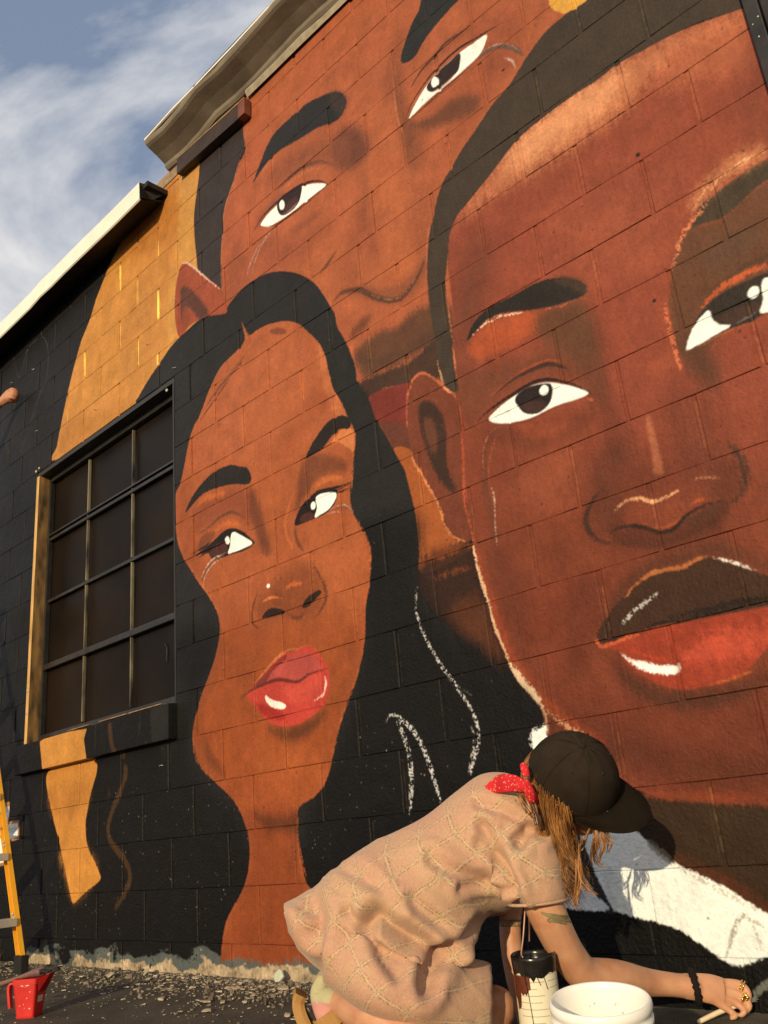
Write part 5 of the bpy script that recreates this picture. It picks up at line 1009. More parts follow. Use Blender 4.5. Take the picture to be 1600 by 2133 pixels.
for k in range(6):
    a = math.pi / 6 + k * math.pi / 3 - math.pi / 6
    bm = bmesh.new(); tube(bm, [H + F * (R0 * 1.006 * math.cos(e) ** .86 * math.cos(a)) + L * (R1 * 1.006 * math.cos(e) ** .86 * math.sin(a)) + U * (R2 * 1.004 * math.sin(e) - .004) for e in np.linspace(.06, 1.5, 9)], .0009, 5, 3); KC('cap_seam', bm, M['cap'])
    a += math.pi / 6; e = .92
    bm = bmesh.new(); sphere(bm, H + F * (R0 * 1.003 * math.cos(e) ** .86 * math.cos(a)) + L * (R1 * 1.003 * math.cos(e) ** .86 * math.sin(a)) + U * (R2 * math.sin(e) - .003), .0030, 8, 6); KC('cap_eyelet', bm, dk)
bm = bmesh.new(); sphere(bm, H + U * (R2 - .003), (.008, .008, .004), 12, 6, HM); KC('cap_button', bm, M['cap'])
# hair: many locks hanging from under the cap
bm = bmesh.new()
def along(P, t):
    P = np.array(P); x = min(max(t, 0), 1) * (len(P) - 1); i = min(int(x), len(P) - 2); return P[i] + (P[i + 1] - P[i]) * (x - i)
rt = np.array([.7096, .699, -.0885]); tw = np.array([.638, -.691, -.1])
for cl in range(40):
    back = cl >= 24; t = (cl + random.uniform(.1, .9)) / 24 if not back else random.uniform(.1, 1.12); dpt = random.uniform(-.020, .030); amp = random.uniform(.010, .024); ph = random.uniform(0, 6.3); fq = random.uniform(7.5, 10.5); ln = random.uniform(.78, 1.05)
    th_ = math.radians(-140 + 56 * t); ca = np.array(H + F * (R0 * .93 * math.cos(th_)) + L * (R1 * .93 * math.sin(th_)) + U * .012); cm = along(W['hmid'], t) - tw * dpt; cb_ = along(W['htip'], t + random.uniform(-.12, .12)) - tw * dpt * .8 + rt * random.uniform(-.012, .014); cb_ = ca + (cb_ - ca) * ln
    if back: sh = -tw * random.uniform(.02, .06) + rt * random.uniform(-.004, .016); ca = ca - tw * .03; cm = cm + sh; cb_ = cb_ + sh
    for k in range(48):
        o1, o2 = RNG.normal(0, .0078, 3), RNG.normal(0, .0055, 3); f = random.uniform(.75, 1.03); P = []
        big = k < 4; r0 = random.uniform(.0014, .0025) if big else random.uniform(.0005, .0013); dp = random.gauss(0, .35)
        for u in np.linspace(0, f, 11):
            p = (1 - u) ** 2 * ca + 2 * u * (1 - u) * cm + u * u * cb_ + o1 * (1 - u) + o2 * u * (1.6 if u > .8 and not big else 1)
            P.append(p + np.array(-L) * (.010 * math.sin(min(u, .5) * math.pi)) + rt * amp * math.sin(ph + dp + u * fq) * u ** .8 + tw * amp * .7 * math.cos(ph + dp + u * fq) * u ** .8)
        tube(bm, P, [r0 * (1 - .82 * u ** 2.2) for u in np.linspace(0, 1, 11)], 6, 3, flat=.6)
for wsp in W['wisp']:
    for k in range(5):
        P = [np.array(p) + RNG.normal(0, .0035, 3) * (i > 0) for i, p in enumerate(wsp)]; tube(bm, P, [.0016, .0018, .0014, .0004], 5, 6)
for wsp in W['nape']:
    for k in range(4): tube(bm, [np.array(p) + RNG.normal(0, .003, 3) for p in wsp], [.003, .004, .003], 6, 4)
sphere(bm, H - U * .022 - F * .020, (.097, .089, .082), 20, 12, HM)
PL('hair', bm, M['hair'])
# bandana
bm = bmesh.new(); loftm(bm, W['band1'], 14, 5); loftm(bm, W['band2'], 12, 5); c = np.array(W['band3']); tube(bm, c[:, :3], c[:, 3], 12, 4)
tube(bm, [Vector(W['band3'][1][:3]), H - U * .11 - F * .02 - L * .05, H - U * .13 + F * .04 - L * .02, H - U * .12 + F * .03 + L * .05], [.012, .013, .012, .01], 10, 5)
PL('bandana', bm, M['bandana'])
# bracelet, rings, tattoos
bm = bmesh.new(); w0, w1 = np.array(W['wrist'][0]), np.array(W['wrist'][1]); ax = (w1 - w0) / np.linalg.norm(w1 - w0); ctr = (w0 + w1) / 2
up = np.array([0, 0, 1.]) - ax * ax[2]; up /= np.linalg.norm(up); sd = np.cross(ax, up)
P = [ctr + up * .032 * math.cos(a) + sd * .025 * math.sin(a) + ax * (.0022 * math.cos(a * 15) - .006 * math.cos(a)) for a in np.linspace(0, 2 * math.pi, 40)]
tube(bm, P, .0078, 8, 1, cap=False, sm=False); PL('bracelet', bm, M['band'])
for i, p in enumerate(W['rings']):
    bm = bmesh.new(); p = np.array(p); fd = np.array(W['fing'][i][2][:3]) - np.array(W['fing'][i][1][:3]); fd /= np.linalg.norm(fd)
    u1 = np.cross(fd, [0, 0, 1.]); u1 /= np.linalg.norm(u1); u2 = np.cross(fd, u1)
    for dd in ((-.003, .003) if i == 0 else (0,)):
        tube(bm, [p + fd * dd + (u1 * math.cos(a) + u2 * math.sin(a)) * .0118 for a in np.linspace(0, 2 * math.pi, 20)], .0017 if i == 0 else .0026, 6, 1, cap=False, sm=False)
    if i == 1:
        for k in range(9): sphere(bm, p + np.array([.638, -.691, .2]) * .0115 + RNG.normal(0, .0045, 3), random.uniform(.003, .0052), 8, 6)
    PL('ring', bm, M['gold'])
def stick(name, pts3, rad, push=.0012):
    'ink drawn on the skin: thin strips laid against the body surface'
    dg = bpy.context.evaluated_depsgraph_get(); bm = bmesh.new()
    for poly in pts3:
        Q = catmull(np.array(poly), False, 5); o_ = []
        for q in Q:
            d = Vector(q) - cam.location; d.normalize(); st = Vector(q) - d * .25
            ok, loc, nr, _ = body.ray_cast(st - painter.location * 0, d)
            if ok: o_.append(np.array(loc + nr * push * .2))
        if len(o_) > 2: tube(bm, o_, rad, 5, 1, sm=False, flat=1)
    return PL(name, bm, M['ink'])
T = W['tat']
def tp(x, y): a = np.array(T[0]); return a + (np.array(T[1]) - a) * x + (np.array(T[2]) - a) * y
stick('arm_tattoo', [[tp(-.2, .0), tp(.2, .25), tp(.45, .5), tp(.5, .9)], [tp(-.2, .0), tp(.3, .05), tp(.8, .1), tp(1.0, .3)], [tp(.2, .25), tp(.6, .3), tp(.9, .6)], [tp(.45, .5), tp(.75, .55), tp(.8, .9)], [tp(.3, .05), tp(.5, -.2), tp(.7, -.25)], [tp(.8, .1), tp(.65, -.1), tp(.5, -.2)], [tp(0, .2), tp(.3, .6), tp(.3, .9)], [tp(.1, .1), tp(.5, .4), tp(.8, .4)], [tp(.0, .05), tp(.4, .18), tp(.85, .2)]], .0022)
bt = np.array(W['tatb'])
stick('arm_band_tattoo', [[bt + RIGHTv * x + UPv * dz for x in np.linspace(-.026, .026, 5)] for RIGHTv, UPv in ((np.array(RIGHT), np.array(UP)),) for dz in (-.008, .006)] + [[bt + np.array(RIGHT) * x + np.array(UP) * (.006 * (-1) ** i) for i, x in enumerate(np.linspace(-.026, .026, 9))]], .0016)
# sock and sandal
c = np.array(W['sock']); bm = bmesh.new(); tube(bm, c[:, :3], c[:, 3], 18, 5)
c2 = np.array(W['sockcuff']); tube(bm, c2[:, :3], c2[:, 3], 16, 4)
hz = W['sock'][2][2] + .004
for f in bm.faces: f.material_index = 1 if f.calc_center_median().z > hz else 0
sock = PL('sock', bm, [M['sockp'], M['sockg']])
bm = bmesh.new(); hc = np.array([W['sock'][3][0], W['sock'][3][1], W['sock'][3][2]]) + np.array([.638, -.691, -.1]) * .0335 + np.array(RIGHT) * .012
tube(bm, [hc + np.array(RIGHT) * .008 * math.cos(a) + np.array(UP) * .013 * math.sin(a) for a in np.linspace(2.0, 7.4, 12)], .0016, 6, 1, sm=False); link('sock_horseshoe', bm, M['cork'], sock)
bm = bmesh.new(); S_ = catmull(np.array(W['sole']), False, 6); dv = np.array([-.767, .642, 0.]); rings = []
T_ = np.gradient(S_, axis=0); 
for p, t in zip(S_, T_):
    t /= np.linalg.norm(t); nn = np.cross(dv, t); nn /= np.linalg.norm(nn); nn *= (1 if nn @ np.array(RIGHT) > 0 else -1)
    rings.append([bm.verts.new(p + dv * a + nn * b) for a, b in ((-.042, .013), (.042, .013), (.046, .004), (.046, -.010), (.042, -.014), (-.042, -.014), (-.046, -.010), (-.046, .004))])
skin(bm, rings)
for f in bm.faces:
    f.material_index = 1 if abs(f.normal @ Vector(RIGHT)) > .8 and (f.normal @ Vector(RIGHT)) < 0 else 0
PL('sandal_sole', bm, [M['sandal'], M['cork']], smooth=False)
bm = bmesh.new(); c = np.array(W['sock'])
for (i0, wdt) in ((3.2, .016), (4.6, .014)):
    i = int(i0); p = c[i] + (c[i + 1] - c[i]) * (i0 - i); ax = c[i + 1][:3] - c[i][:3]; ax /= np.linalg.norm(ax); e1 = np.array([.767, -.642, -.1]); e1 -= ax * (e1 @ ax); e1 /= np.linalg.norm(e1); e2 = np.cross(ax, e1)
    rr = p[3] + .004; rings = []
    for a in np.linspace(-2.5, 1.9, 20):
        o = p[:3] + (e1 * math.cos(a) + e2 * math.sin(a)) * rr; od = (e1 * math.cos(a) + e2 * math.sin(a))
        rings.append([bm.verts.new(o + ax * s * wdt + od * q) for s, q in ((-1, 0), (1, 0), (1, .004), (-1, .004))])
    skin(bm, rings)
PL('sandal_strap', bm, M['sandal'], smooth=False)
# the brush in the hand
brush = thing('paint_brush', 'paint brush with pale wooden handle held in the kneeling painter\'s hand', 'paint brush', tuple(W['brush'][1]))
b_inv = Matrix.Translation(-Vector(W['brush'][1]))
def BL(nm, bm, m):
    o = link(nm, bm, m, brush, True); o.matrix_parent_inverse = b_inv
bm = bmesh.new(); tube(bm, W['brush'][:3], [.0052, .0058, .0045], 12, 4); BL('handle', bm, mat('pale_wood', (.62, .50, .32), .5, noise=.12, nscale=40, stretch=(1, 1, 1)))
a, b_ = np.array(W['brush'][2]), np.array(W['brush'][3]); bm = bmesh.new(); tube(bm, [a, a + (b_ - a) * .45], [.005, .006], 10, 3); BL('ferrule', bm, mat('ferrule_metal', (.5, .46, .4), .35, metal=.9, noise=.1))
bm = bmesh.new()
for k in range(40): tube(bm, [a + (b_ - a) * .42 + RNG.normal(0, .002, 3), b_ + RNG.normal(0, .0035, 3)], [.0010, .0004], 4, 1, sm=False)
BL('bristles', bm, mat('painted_bristle', (.20, .20, .17), .6))

# ------------------------------------------------------------------ paint can, white pail
def tilt_to_cam(t): 
    a = Vector((.638, -.691, 0)).normalized(); return Matrix.Rotation(t, 4, Vector((0, 0, 1)).cross(a))
cc, cr = W['can']
M['canlabel'] = None
def label_mat():
    m = bpy.data.materials.new('printed_label'); m.use_nodes = True; t = m.node_tree; b = t.nodes['Principled BSDF']; Lk = t.links.new
    tc = NN(t, 'ShaderNodeTexCoord'); s = NN(t, 'ShaderNodeSeparateXYZ'); Lk(tc.outputs['Object'], s.inputs[0])
    n = NN(t, 'ShaderNodeTexNoise'); n.inputs['Scale'].default_value = 70; mp = NN(t, 'ShaderNodeMapping'); mp.inputs['Scale'].default_value = (1, 1, .02); Lk(tc.outputs['Object'], mp.inputs[0]); Lk(mp.outputs[0], n.inputs['Vector'])
    w = NN(t, 'ShaderNodeMath', operation='MULTIPLY'); w.inputs[1].default_value = 78; Lk(s.outputs[2], w.inputs[0])
    fr = NN(t, 'ShaderNodeMath', operation='FRACT'); Lk(w.outputs[0], fr.inputs[0])
    c = NN(t, 'ShaderNodeMath', operation='LESS_THAN'); c.inputs[1].default_value = .13; Lk(fr.outputs[0], c.inputs[0])
    n2 = NN(t, 'ShaderNodeTexNoise'); n2.inputs['Scale'].default_value = 30; Lk(tc.outputs['Object'], n2.inputs['Vector'])
    g = NN(t, 'ShaderNodeMath', operation='GREATER_THAN'); g.inputs[1].default_value = .45; Lk(n2.outputs['Fac'], g.inputs[0])
    k = NN(t, 'ShaderNodeMath', operation='MULTIPLY'); Lk(c.outputs[0], k.inputs[0]); Lk(g.outputs[0], k.inputs[1])
    x = NN(t, 'ShaderNodeMix', data_type='RGBA'); x.inputs[6].default_value = (.68, .63, .47, 1); x.inputs[7].default_value = (.36, .31, .22, 1); Lk(k.outputs[0], x.inputs[0])
    Lk(x.outputs[2], b.inputs['Base Color']); b.inputs['Roughness'].default_value = .45
    return m
cb = gz(cc[1]) + .002; ch = cc[2] - cb
can = thing('paint_can', 'tall paint can with black dripped rim and brown smear on its label', 'paint can', (cc[0], cc[1], cb))
can.rotation_euler = tilt_to_cam(.07).to_euler(); can.rotation_euler.x += 0
bm = bmesh.new(); lathe(bm, [(cr * .93, 0), (cr * .95, .004), (cr * .945, .01), (cr * .955, ch - .028), (cr * .965, ch - .022), (cr * .95, ch - .018)], 44); link('can_body', bm, label_mat(), can, True)
M['wet'] = mat('wet_black_paint', (.010, .009, .008), .22, .5, noise=.4, nscale=60, bump=.4, bscale=60, bdist=.002)
bm = bmesh.new(); NSEG = 48; prof = [(cr * .958, ch - .030), (cr * .99, ch - .012), (cr * 1.0, ch - .006), (cr * 1.01, ch), (cr * .97, ch + .003), (cr * .88, ch - .001), (cr * .86, ch - .006), (cr * .87, ch - .05), (.001, ch - .055)]
rg = lathe(bm, prof, NSEG, capb=False)
for k in range(NSEG):
    dn = .0035 * math.sin(k * .42) + .0022 * math.sin(k * 1.1 + 1) - .003 - (.010 if k in (31, 32, 36, 40) else 0); rg[0][k].co.z += dn
link('can_rim', bm, M['wet'], can, True)
camdir = math.atan2(-.691, .638)
def on_can(a, z, r=1.0): return (cr * .957 * r * math.cos(a), cr * .957 * r * math.sin(a), z)
bm = bmesh.new(); N_ = 14; rows = []
for i in range(N_ + 1):
    a = camdir - 1.45 + 1.05 * i / N_; hgt = (.044 if i < 6 else .036) + random.uniform(-.003, .003) + (.022 if 3 <= i <= 6 else 0) - (.010 if i > 11 else 0)
    rows.append([bm.verts.new(on_can(a, ch - .032 - hgt * q + (random.uniform(-.002, .002) if q == 1 else 0), 1.012)) for q in (0, .33, .66, 1)])
skin(bm, rows, False, close=False); bmesh.ops.solidify(bm, geom=bm.faces[:], thickness=.0006); link('paint_smear', bm, mat('rust_brown_paint', (.20, .052, .026), .4, noise=.25, nscale=60, bump=.3), can, True)
bm = bmesh.new()
for a0, ln in ((-.62, .070), (-.12, .012), (.2, .018)):
    P = [on_can(camdir + a0 + .22 * u + .02 * math.sin(u * 5), ch - .03 - ln * u * 1.6, 1.012) for u in np.linspace(0, 1, 6)]; tube(bm, P, [.0018, .0010, .0008, .0008, .0008, .0010], 5, 3)
link('paint_drip', bm, M['wet'], can, True)
bm = bmesh.new()
Mi = (Matrix.Translation((cc[0], cc[1], cb)) @ can.rotation_euler.to_matrix().to_4x4()).inverted()
lf, rt_ = [Vector(p) for p in W['wire'][0]], [Vector(p) for p in W['wire'][1]]
arc = lf[1:] + [Vector((lf[-1] + rt_[-1]) / 2) + Vector((0, 0, .022))] + rt_[::-1]
tube(bm, [Mi @ p for p in lf[:1] + arc], .0019, 8, 5); link('wire_bail', bm, mat('pinkish_wire', (.42, .26, .19), .35, metal=.6, noise=.2), can, True)
pc, pr = W['pail']; pb = gz(pc[1]) + .003; ph_ = pc[2] - pb
pail = thing('plastic_pail', 'glossy white open plastic pail in front of the painter\'s elbow', 'pail', (pc[0], pc[1], pb))
pail.rotation_euler = tilt_to_cam(.15).to_euler()
M['pail'] = mat('white_polypropylene', (.80, .78, .72), .35, .5, noise=.02, nscale=20, bump=.1, bscale=30, sss=.05)
bm = bmesh.new()
lathe(bm, [(pr * .84, 0), (pr * .86, .004), (pr * .925, ph_ - .042), (pr * .925, ph_ - .040), (pr * .985, ph_ - .038), (pr * .99, ph_ - .028), (pr * .95, ph_ - .026), (pr * .955, ph_ - .020), (pr * .99, ph_ - .017), (pr * 1.0, ph_ - .010), (pr * .985, ph_ - .003), (pr * .955, ph_), (pr * .92, ph_ - .003), (pr * .905, ph_ - .012), (pr * .84, .02), (pr * .80, .008), (.001, .006)], 64)
for k in range(64): pass
link('pail_body', bm, M['pail'], pail, True)
bm = bmesh.new()
for k in range(40):
    a = 2 * math.pi * k / 40; bx(bm, -.0012, .0012, pr * .93, pr * .984, ph_ - .0385, ph_ - .029)
    bmesh.ops.rotate(bm, verts=bm.verts[-8:], cent=(0, 0, 0), matrix=Matrix.Rotation(a, 3, 'Z'))
link('rim_ribs', bm, M['pail'], pail)
bm = bmesh.new(); tube(bm, [(pr * .97 * math.cos(a), pr * .97 * math.sin(a), ph_ - .045 - .055 * math.sin((a - camdir + 1.2) / 2.4 * math.pi)) for a in np.linspace(camdir - 1.2, camdir + 1.2, 14)], .0028, 8, 3); link('pail_handle', bm, M['pail'], pail, True)
bm = bmesh.new()
for a, z, r in ((.55, ph_ - .07, .010), (.62, ph_ - .085, .007), (.2, ph_ - .10, .006)): sphere(bm, (pr * .93 * math.cos(camdir + a), pr * .93 * math.sin(camdir + a), z), (.003, .003, r), 8, 6)
link('paint_drip', bm, mat('grey_drip', (.30, .27, .2), .5), pail, True)
bm = bmesh.new(); rows = []
for i in range(9):
    a = camdir + .35 + .5 * i / 8; rows.append([bm.verts.new(((pr * (.918 + .012 * q)) * math.cos(a), (pr * (.918 + .012 * q)) * math.sin(a), ph_ - .125 + .075 * q)) for q in (0, 1)])
skin(bm, rows, False, close=False); bmesh.ops.solidify(bm, geom=bm.faces[:], thickness=-.0006); link('pail_label', bm, mat('yellowed_label', (.62, .52, .30), .5, noise=.12, nscale=60), pail, True)
bm = bmesh.new()
for k in range(46):
    a = random.uniform(0, 6.28); zz = random.uniform(.02, ph_ - .03); sphere(bm, (pr * (.86 + .065 * zz / ph_) * math.cos(a), pr * (.86 + .065 * zz / ph_) * math.sin(a), zz), (random.uniform(.001, .004), random.uniform(.001, .004), random.uniform(.001, .003)), 6, 4)
link('paint_spatter', bm, mat('tan_spatter', (.45, .33, .2), .5), pail, True, kind='stuff')
rimz = bmesh.new()
for k in range(26):
    a = random.uniform(0, 6.28); rq = random.uniform(.84, .90); sphere(rimz, (pr * rq * math.cos(a), pr * rq * math.sin(a), random.uniform(.06, ph_ - .02)), (.0015, .0015, random.uniform(.001, .004)), 6, 4)
link('dried_paint', rimz, mat('dried_white_paint', (.66, .62, .52), .7), pail, True, kind='stuff')

# ------------------------------------------------------------------ red cup with its brush
def ground_at(px, py):
    d = RIGHT * ((px - 800) / 1825) - UP * ((py - 1066.5) / 1825) + FWD; o = cam.location; k = (GS * o.y - o.z) / (d.z - GS * d.y); return o + d * k
M['red'] = mat('scuffed_red_plastic', (.50, .020, .016), .38, .5, noise=.12, nscale=14, bump=.15, bscale=60, rvar=.1)
rc = Vector((-.235, -.678, gz(-.68)))
RX = math.radians(34)
cup = thing('plastic_cup', 'red square handled paint cup with a brush laid across its top', 'paint cup', tuple(rc), (0, 0, RX))
bm = bmesh.new(); rings = []; n = 6
def sq(w, d, z, r, dx=0):
    o = []
    for cx, cy, a0 in ((1, 1, 0), (-1, 1, 90), (-1, -1, 180), (1, -1, 270)):
        for k in range(4):
            a = math.radians(a0 + 30 * k); o.append(bm.verts.new((dx + cx * (w - r) + r * math.cos(a), cy * (d - r) + r * math.sin(a), z)))
    return o
Hc = .122
for w, d, z, r in ((.033, .031, .005, .008), (.036, .034, .0, .009), (.038, .036, .006, .010), (.050, .046, Hc - .020, .012), (.050, .046, Hc - .018, .012), (.053, .049, Hc - .017, .013), (.054, .050, Hc, .013), (.050, .046, Hc + .001, .012), (.048, .044, Hc - .02, .012), (.036, .034, .012, .01)): rings.append(sq(w, d, z, r))
skin(bm, rings); link('cup_body', bm, M['red'], cup, False); cup.scale = (.88, .88, 1)
bm = bmesh.new(); v = [bm.verts.new(p) for p in ((.051, -.030, Hc - .045), (.051, .030, Hc - .045), (.054, .044, Hc), (.054, -.044, Hc), (.095, -.016, Hc + .012), (.095, .016, Hc + .012), (.060, -.016, Hc - .035), (.060, .016, Hc - .035))]
for q in ((0, 3, 4, 6), (1, 7, 5, 2), (0, 6, 7, 1), (6, 4, 5, 7)): bm.faces.new([v[i] for i in q])
bmesh.ops.solidify(bm, geom=bm.faces[:], thickness=.002); link('spout', bm, M['red'], cup)
bm = bmesh.new(); rings = []
for p, w in (((-.050, Hc - .012), .011), ((-.075, Hc - .012), .012), ((-.088, Hc - .020), .012), ((-.090, .085), .011), ((-.084, .045), .010), ((-.081, .030), .009)):
    rings.append([bm.verts.new((p[0] + a * .005, b_ * w, p[1] + c_)) for a, b_, c_ in ((-1, -1, 0), (1, -1, -.004 if p[0] > -.08 else 0), (1, 1, -.004 if p[0] > -.08 else 0), (-1, 1, 0))])
skin(bm, rings); link('cup_handle', bm, M['red'], cup)
bm = bmesh.new(); bx(bm, -.0005, .0006, -.018, .018, -.032, .032); o = link('cup_label', bm, label_mat(), cup); o.location = (.0462, 0, .078); o.rotation_euler = (0, .108, 0)
bm = bmesh.new()
for k in range(30):
    y = random.uniform(-.028, .028); z = .10 + .012 * (y / .03) ** 2 + random.uniform(-.006, .006) if k < 22 else random.uniform(.02, .12); f = (z - .006) / (Hc - .026)
    sphere(bm, (y, -(.036 + .010 * f) - .0002, z), (random.uniform(.001, .005), .0008, random.uniform(.0008, .002)), 6, 4)
link('paint_scuff', bm, mat('cream_scuff', (.55, .42, .34), .6), cup, kind='stuff')
bdir = Vector((.985, .17, .0)); cbr = thing('paint_brush', 'dark paint brush with crusty black bristles lying across the red cup', 'paint brush', tuple(rc + Vector((0, 0, Hc + .008))), (0, -.12, RX - .06))
bm = bmesh.new(); tube(bm, [(-.20, 0, -.012), (-.12, 0, -.008), (-.04, 0, .0), (.01, 0, .004)], [.006, .008, .007, .012], 12, 5, flat=.7); link('handle', bm, mat('paint_crusted_handle', (.16, .06, .045), .6, col2=(.10, .07, .05), nscale=30, bump=.5), cbr, True)
bm = bmesh.new(); tube(bm, [(.008, 0, .004), (.045, 0, .004)], [.013, .016], 14, 2, flat=.6, sm=False); link('ferrule', bm, mat('crusted_ferrule', (.10, .045, .04), .6, noise=.4, nscale=40, bump=.6), cbr, True)
bm = bmesh.new()
for k in range(70):
    y = random.uniform(-.014, .014); tube(bm, [(.042, y, random.uniform(-.004, .012)), (.075, y * 1.25, random.uniform(-.004, .012)), (.108 + random.uniform(-.01, .008), y * 1.15, random.uniform(-.008, .010))], [.0022, .0020, .0008], 5, 2)
link('bristles', bm, mat('stiff_black_bristle', (.012, .010, .009), .6), cbr, True)

# ------------------------------------------------------------------ step ladder at the left
M['fibre'] = mat('yellow_fibreglass', (.72, .36, .022), .42, .5, noise=.08, nscale=14, bump=.1, bscale=200)
M['alu'] = mat('dull_aluminium', (.40, .36, .29), .45, .5, metal=.35, noise=.15, nscale=20)
M['rubber'] = mat('black_rubber', (.012, .011, .010), .8, .3, noise=.3)
lad = thing('step_ladder', 'yellow fibreglass step ladder with black feet at the left edge', 'ladder', (-1.36, -.20, 0))
# right rails front and rear, left rails, steps; the A-frame opens along the wall
FR0, FR1 = Vector((0, 0, .045)), Vector((-.90, .02, 1.95)); WID = Vector((-.06, -.56, 0)); RR0 = Vector((-1.75, .02, .045))
def rail(name, p, q, wd, side):
    bm = bmesh.new(); ax = (q - p); ln = ax.length
    prof = [(-.021, -.012), (.021, -.012), (.021, .012), (.017, .012), (.017, -.007), (-.017, -.007), (-.017, .012), (-.021, .012)]
    rings = [[bm.verts.new((x, y * side, z)) for x, y in prof] for z in (0, ln)]
    skin(bm, rings); o = link(name, bm, M['fibre'], lad); o.location = p; o.rotation_euler = Vector((0, 0, 1)).rotation_difference(ax.normalized()).to_euler(); return o
r1 = rail('rail', FR0, FR1, 0, -1); r2 = rail('rail', FR0 + WID, FR1 + WID * .62, 0, 1); r3 = rail('rear_rail', RR0, FR1 + Vector((-.06, 0, 0)), 0, -1); r4 = rail('rear_rail', RR0 + WID, FR1 + WID * .62 + Vector((-.06, 0, 0)), 0, 1)
for s in range(6):
    u = (s + .6) / 6.4; a, b_ = FR0.lerp(FR1, u), (FR0 + WID).lerp(FR1 + WID * .62, u)
    bm = bmesh.new(); ln = (b_ - a).length; bx(bm, -.042, .042, .006, ln - .006, -.024, .012, .003); o = link('step', bm, M['alu'], lad); o.location = a; o.rotation_euler = (0, 0, math.atan2((b_ - a).y, (b_ - a).x) - math.pi / 2)
for s in range(3):
    u = (s + .7) / 3.4; a, b_ = RR0.lerp(FR1, u), (RR0 + WID).lerp(FR1 + WID * .62, u); bm = bmesh.new(); tube(bm, [a, b_], .012, 8, 1, sm=False); link('cross_bar', bm, M['alu'], lad)
for p in (FR0, FR0 + WID, RR0, RR0 + WID):
    bm = bmesh.new(); bx(bm, -.040, .040, -.020, .018, -.045 + gz(-.20 + p.y) + .002, .03, .006); o = link('foot', bm, M['rubber'], lad); o.location = (p.x, p.y, p.z)
bm = bmesh.new(); tube(bm, [FR0.lerp(FR1, .32) + Vector((-.02, -.01, 0)), RR0.lerp(FR1, .36)], .009, 6, 1, sm=False); link('spreader', bm, M['alu'], lad)
bm = bmesh.new(); bx(bm, -.13, .08, -.40, .06, -.03, .04, .01); o = link('ladder_top', bm, M['fibre'], lad); o.location = FR1 + Vector((-.02, 0, .02))
for u in (.10, .11, .275, .285, .36, .50, .51):
    bm = bmesh.new(); q = FR0.lerp(FR1, u); sphere(bm, q + Vector((.012, -.014, 0)), .008, 8, 6); link('rivet', bm, M['alu'], lad, True)

# ------------------------------------------------------------------ second painter, on the ladder; only a hand comes into the picture
M['shirt'] = mat('grey_tee', (.18, .18, .19), .9, .2, noise=.1, nscale=30, bump=.3); M['jean'] = mat('denim', (.05, .07, .12), .9, .2, noise=.2, nscale=80, bump=.3)
p2 = thing('person', 'hand of a second person reaching in at the left edge to touch the black wall', 'person', (-2.9, -.75, 1.62))
def P2(name, bm, m, sm=True):
    o = link(name, bm, m, p2, sm); o.matrix_parent_inverse = Matrix.Translation((2.9, .75, -1.62)); return o
bm = bmesh.new()
tube(bm, [(-2.90, -.74, 2.55), (-2.90, -.74, 2.80), (-2.90, -.72, 3.0), (-2.90, -.71, 3.12), (-2.90, -.69, 3.22)], [.12, .13, .14, .06, .055], 16, 5)
sphere(bm, (-2.90, -.67, 3.36), (.08, .098, .12), 20, 14)
tube(bm, [(-2.86, -.56, 3.36), (-2.86, -.555, 3.335)], [.008, .014], 8, 1, sm=False)
hand = np.array([-2.185, -.055, 3.405])
tube(bm, [(-2.74, -.70, 3.03), (-2.66, -.48, 2.98), (-2.58, -.33, 3.06), (-2.42, -.20, 3.24), (-2.31, -.125, 3.345), (-2.27, -.10, 3.375)], [.052, .044, .042, .036, .028, .03], 14, 5, flat=.9)
tube(bm, [(-3.06, -.70, 3.03), (-3.12, -.62, 2.80), (-3.04, -.45, 2.62), (-2.98, -.35, 2.60)], [.052, .044, .038, .03], 14, 5)
flat_chain(bm, np.array([(-2.30, -.115, 3.355, .032), (-2.265, -.095, 3.385, .040), (-2.235, -.078, 3.41, .042)]), (.5, -.8, 0), .55)
for k, (dx, dz, ln) in enumerate(((.0, .030, 1.0), (.006, .010, 1.06), (.006, -.011, 1.0), (.0, -.031, .86))):
    s = np.array([-2.245 + dx, -.083, 3.405 + dz])
    tube(bm, [s, s + np.array([.026, .006, .0]) * ln, s + np.array([.034, .030, -.006]) * ln, s + np.array([.016, .046, -.012]) * ln, s + np.array([-.002, .038, -.014]) * ln], [.0125, .0125, .0118, .011, .010], 10, 4)
tube(bm, [(-2.285, -.10, 3.375), (-2.265, -.085, 3.36), (-2.245, -.07, 3.362), (-2.225, -.06, 3.375)], [.014, .013, .012, .010], 10, 4)
for sx in (-1, 1): tube(bm, [(-2.90 + sx * .09, -.75, 2.45), (-2.90 + sx * .10, -.72, 2.05), (-2.90 + sx * .10, -.76, 1.66), (-2.90 + sx * .10, -.66, 1.62)], [.085, .055, .045, .035], 14, 5)
P2('body', remeshed('body', bm, .0055, 2), M['skin2'])
bm = bmesh.new(); tube(bm, [(-2.90, -.75, 2.42), (-2.90, -.75, 2.70), (-2.90, -.73, 2.98), (-2.90, -.715, 3.08)], [.15, .148, .162, .09], 20, 5, flat=.75); tube(bm, [(-2.76, -.71, 3.04), (-2.68, -.53, 2.985)], [.068, .058], 14, 2, sm=False); tube(bm, [(-3.04, -.71, 3.04), (-3.11, -.64, 2.86)], [.068, .058], 14, 2, sm=False); P2('shirt', bm, M['shirt'])
bm = bmesh.new()
for sx in (-1, 1): tube(bm, [(-2.90 + sx * .06, -.75, 2.50), (-2.90 + sx * .09, -.75, 2.40), (-2.90 + sx * .10, -.72, 2.05), (-2.90 + sx * .10, -.76, 1.70)], [.12, .11, .075, .062], 16, 5)
P2('trousers', bm, M['jean'])
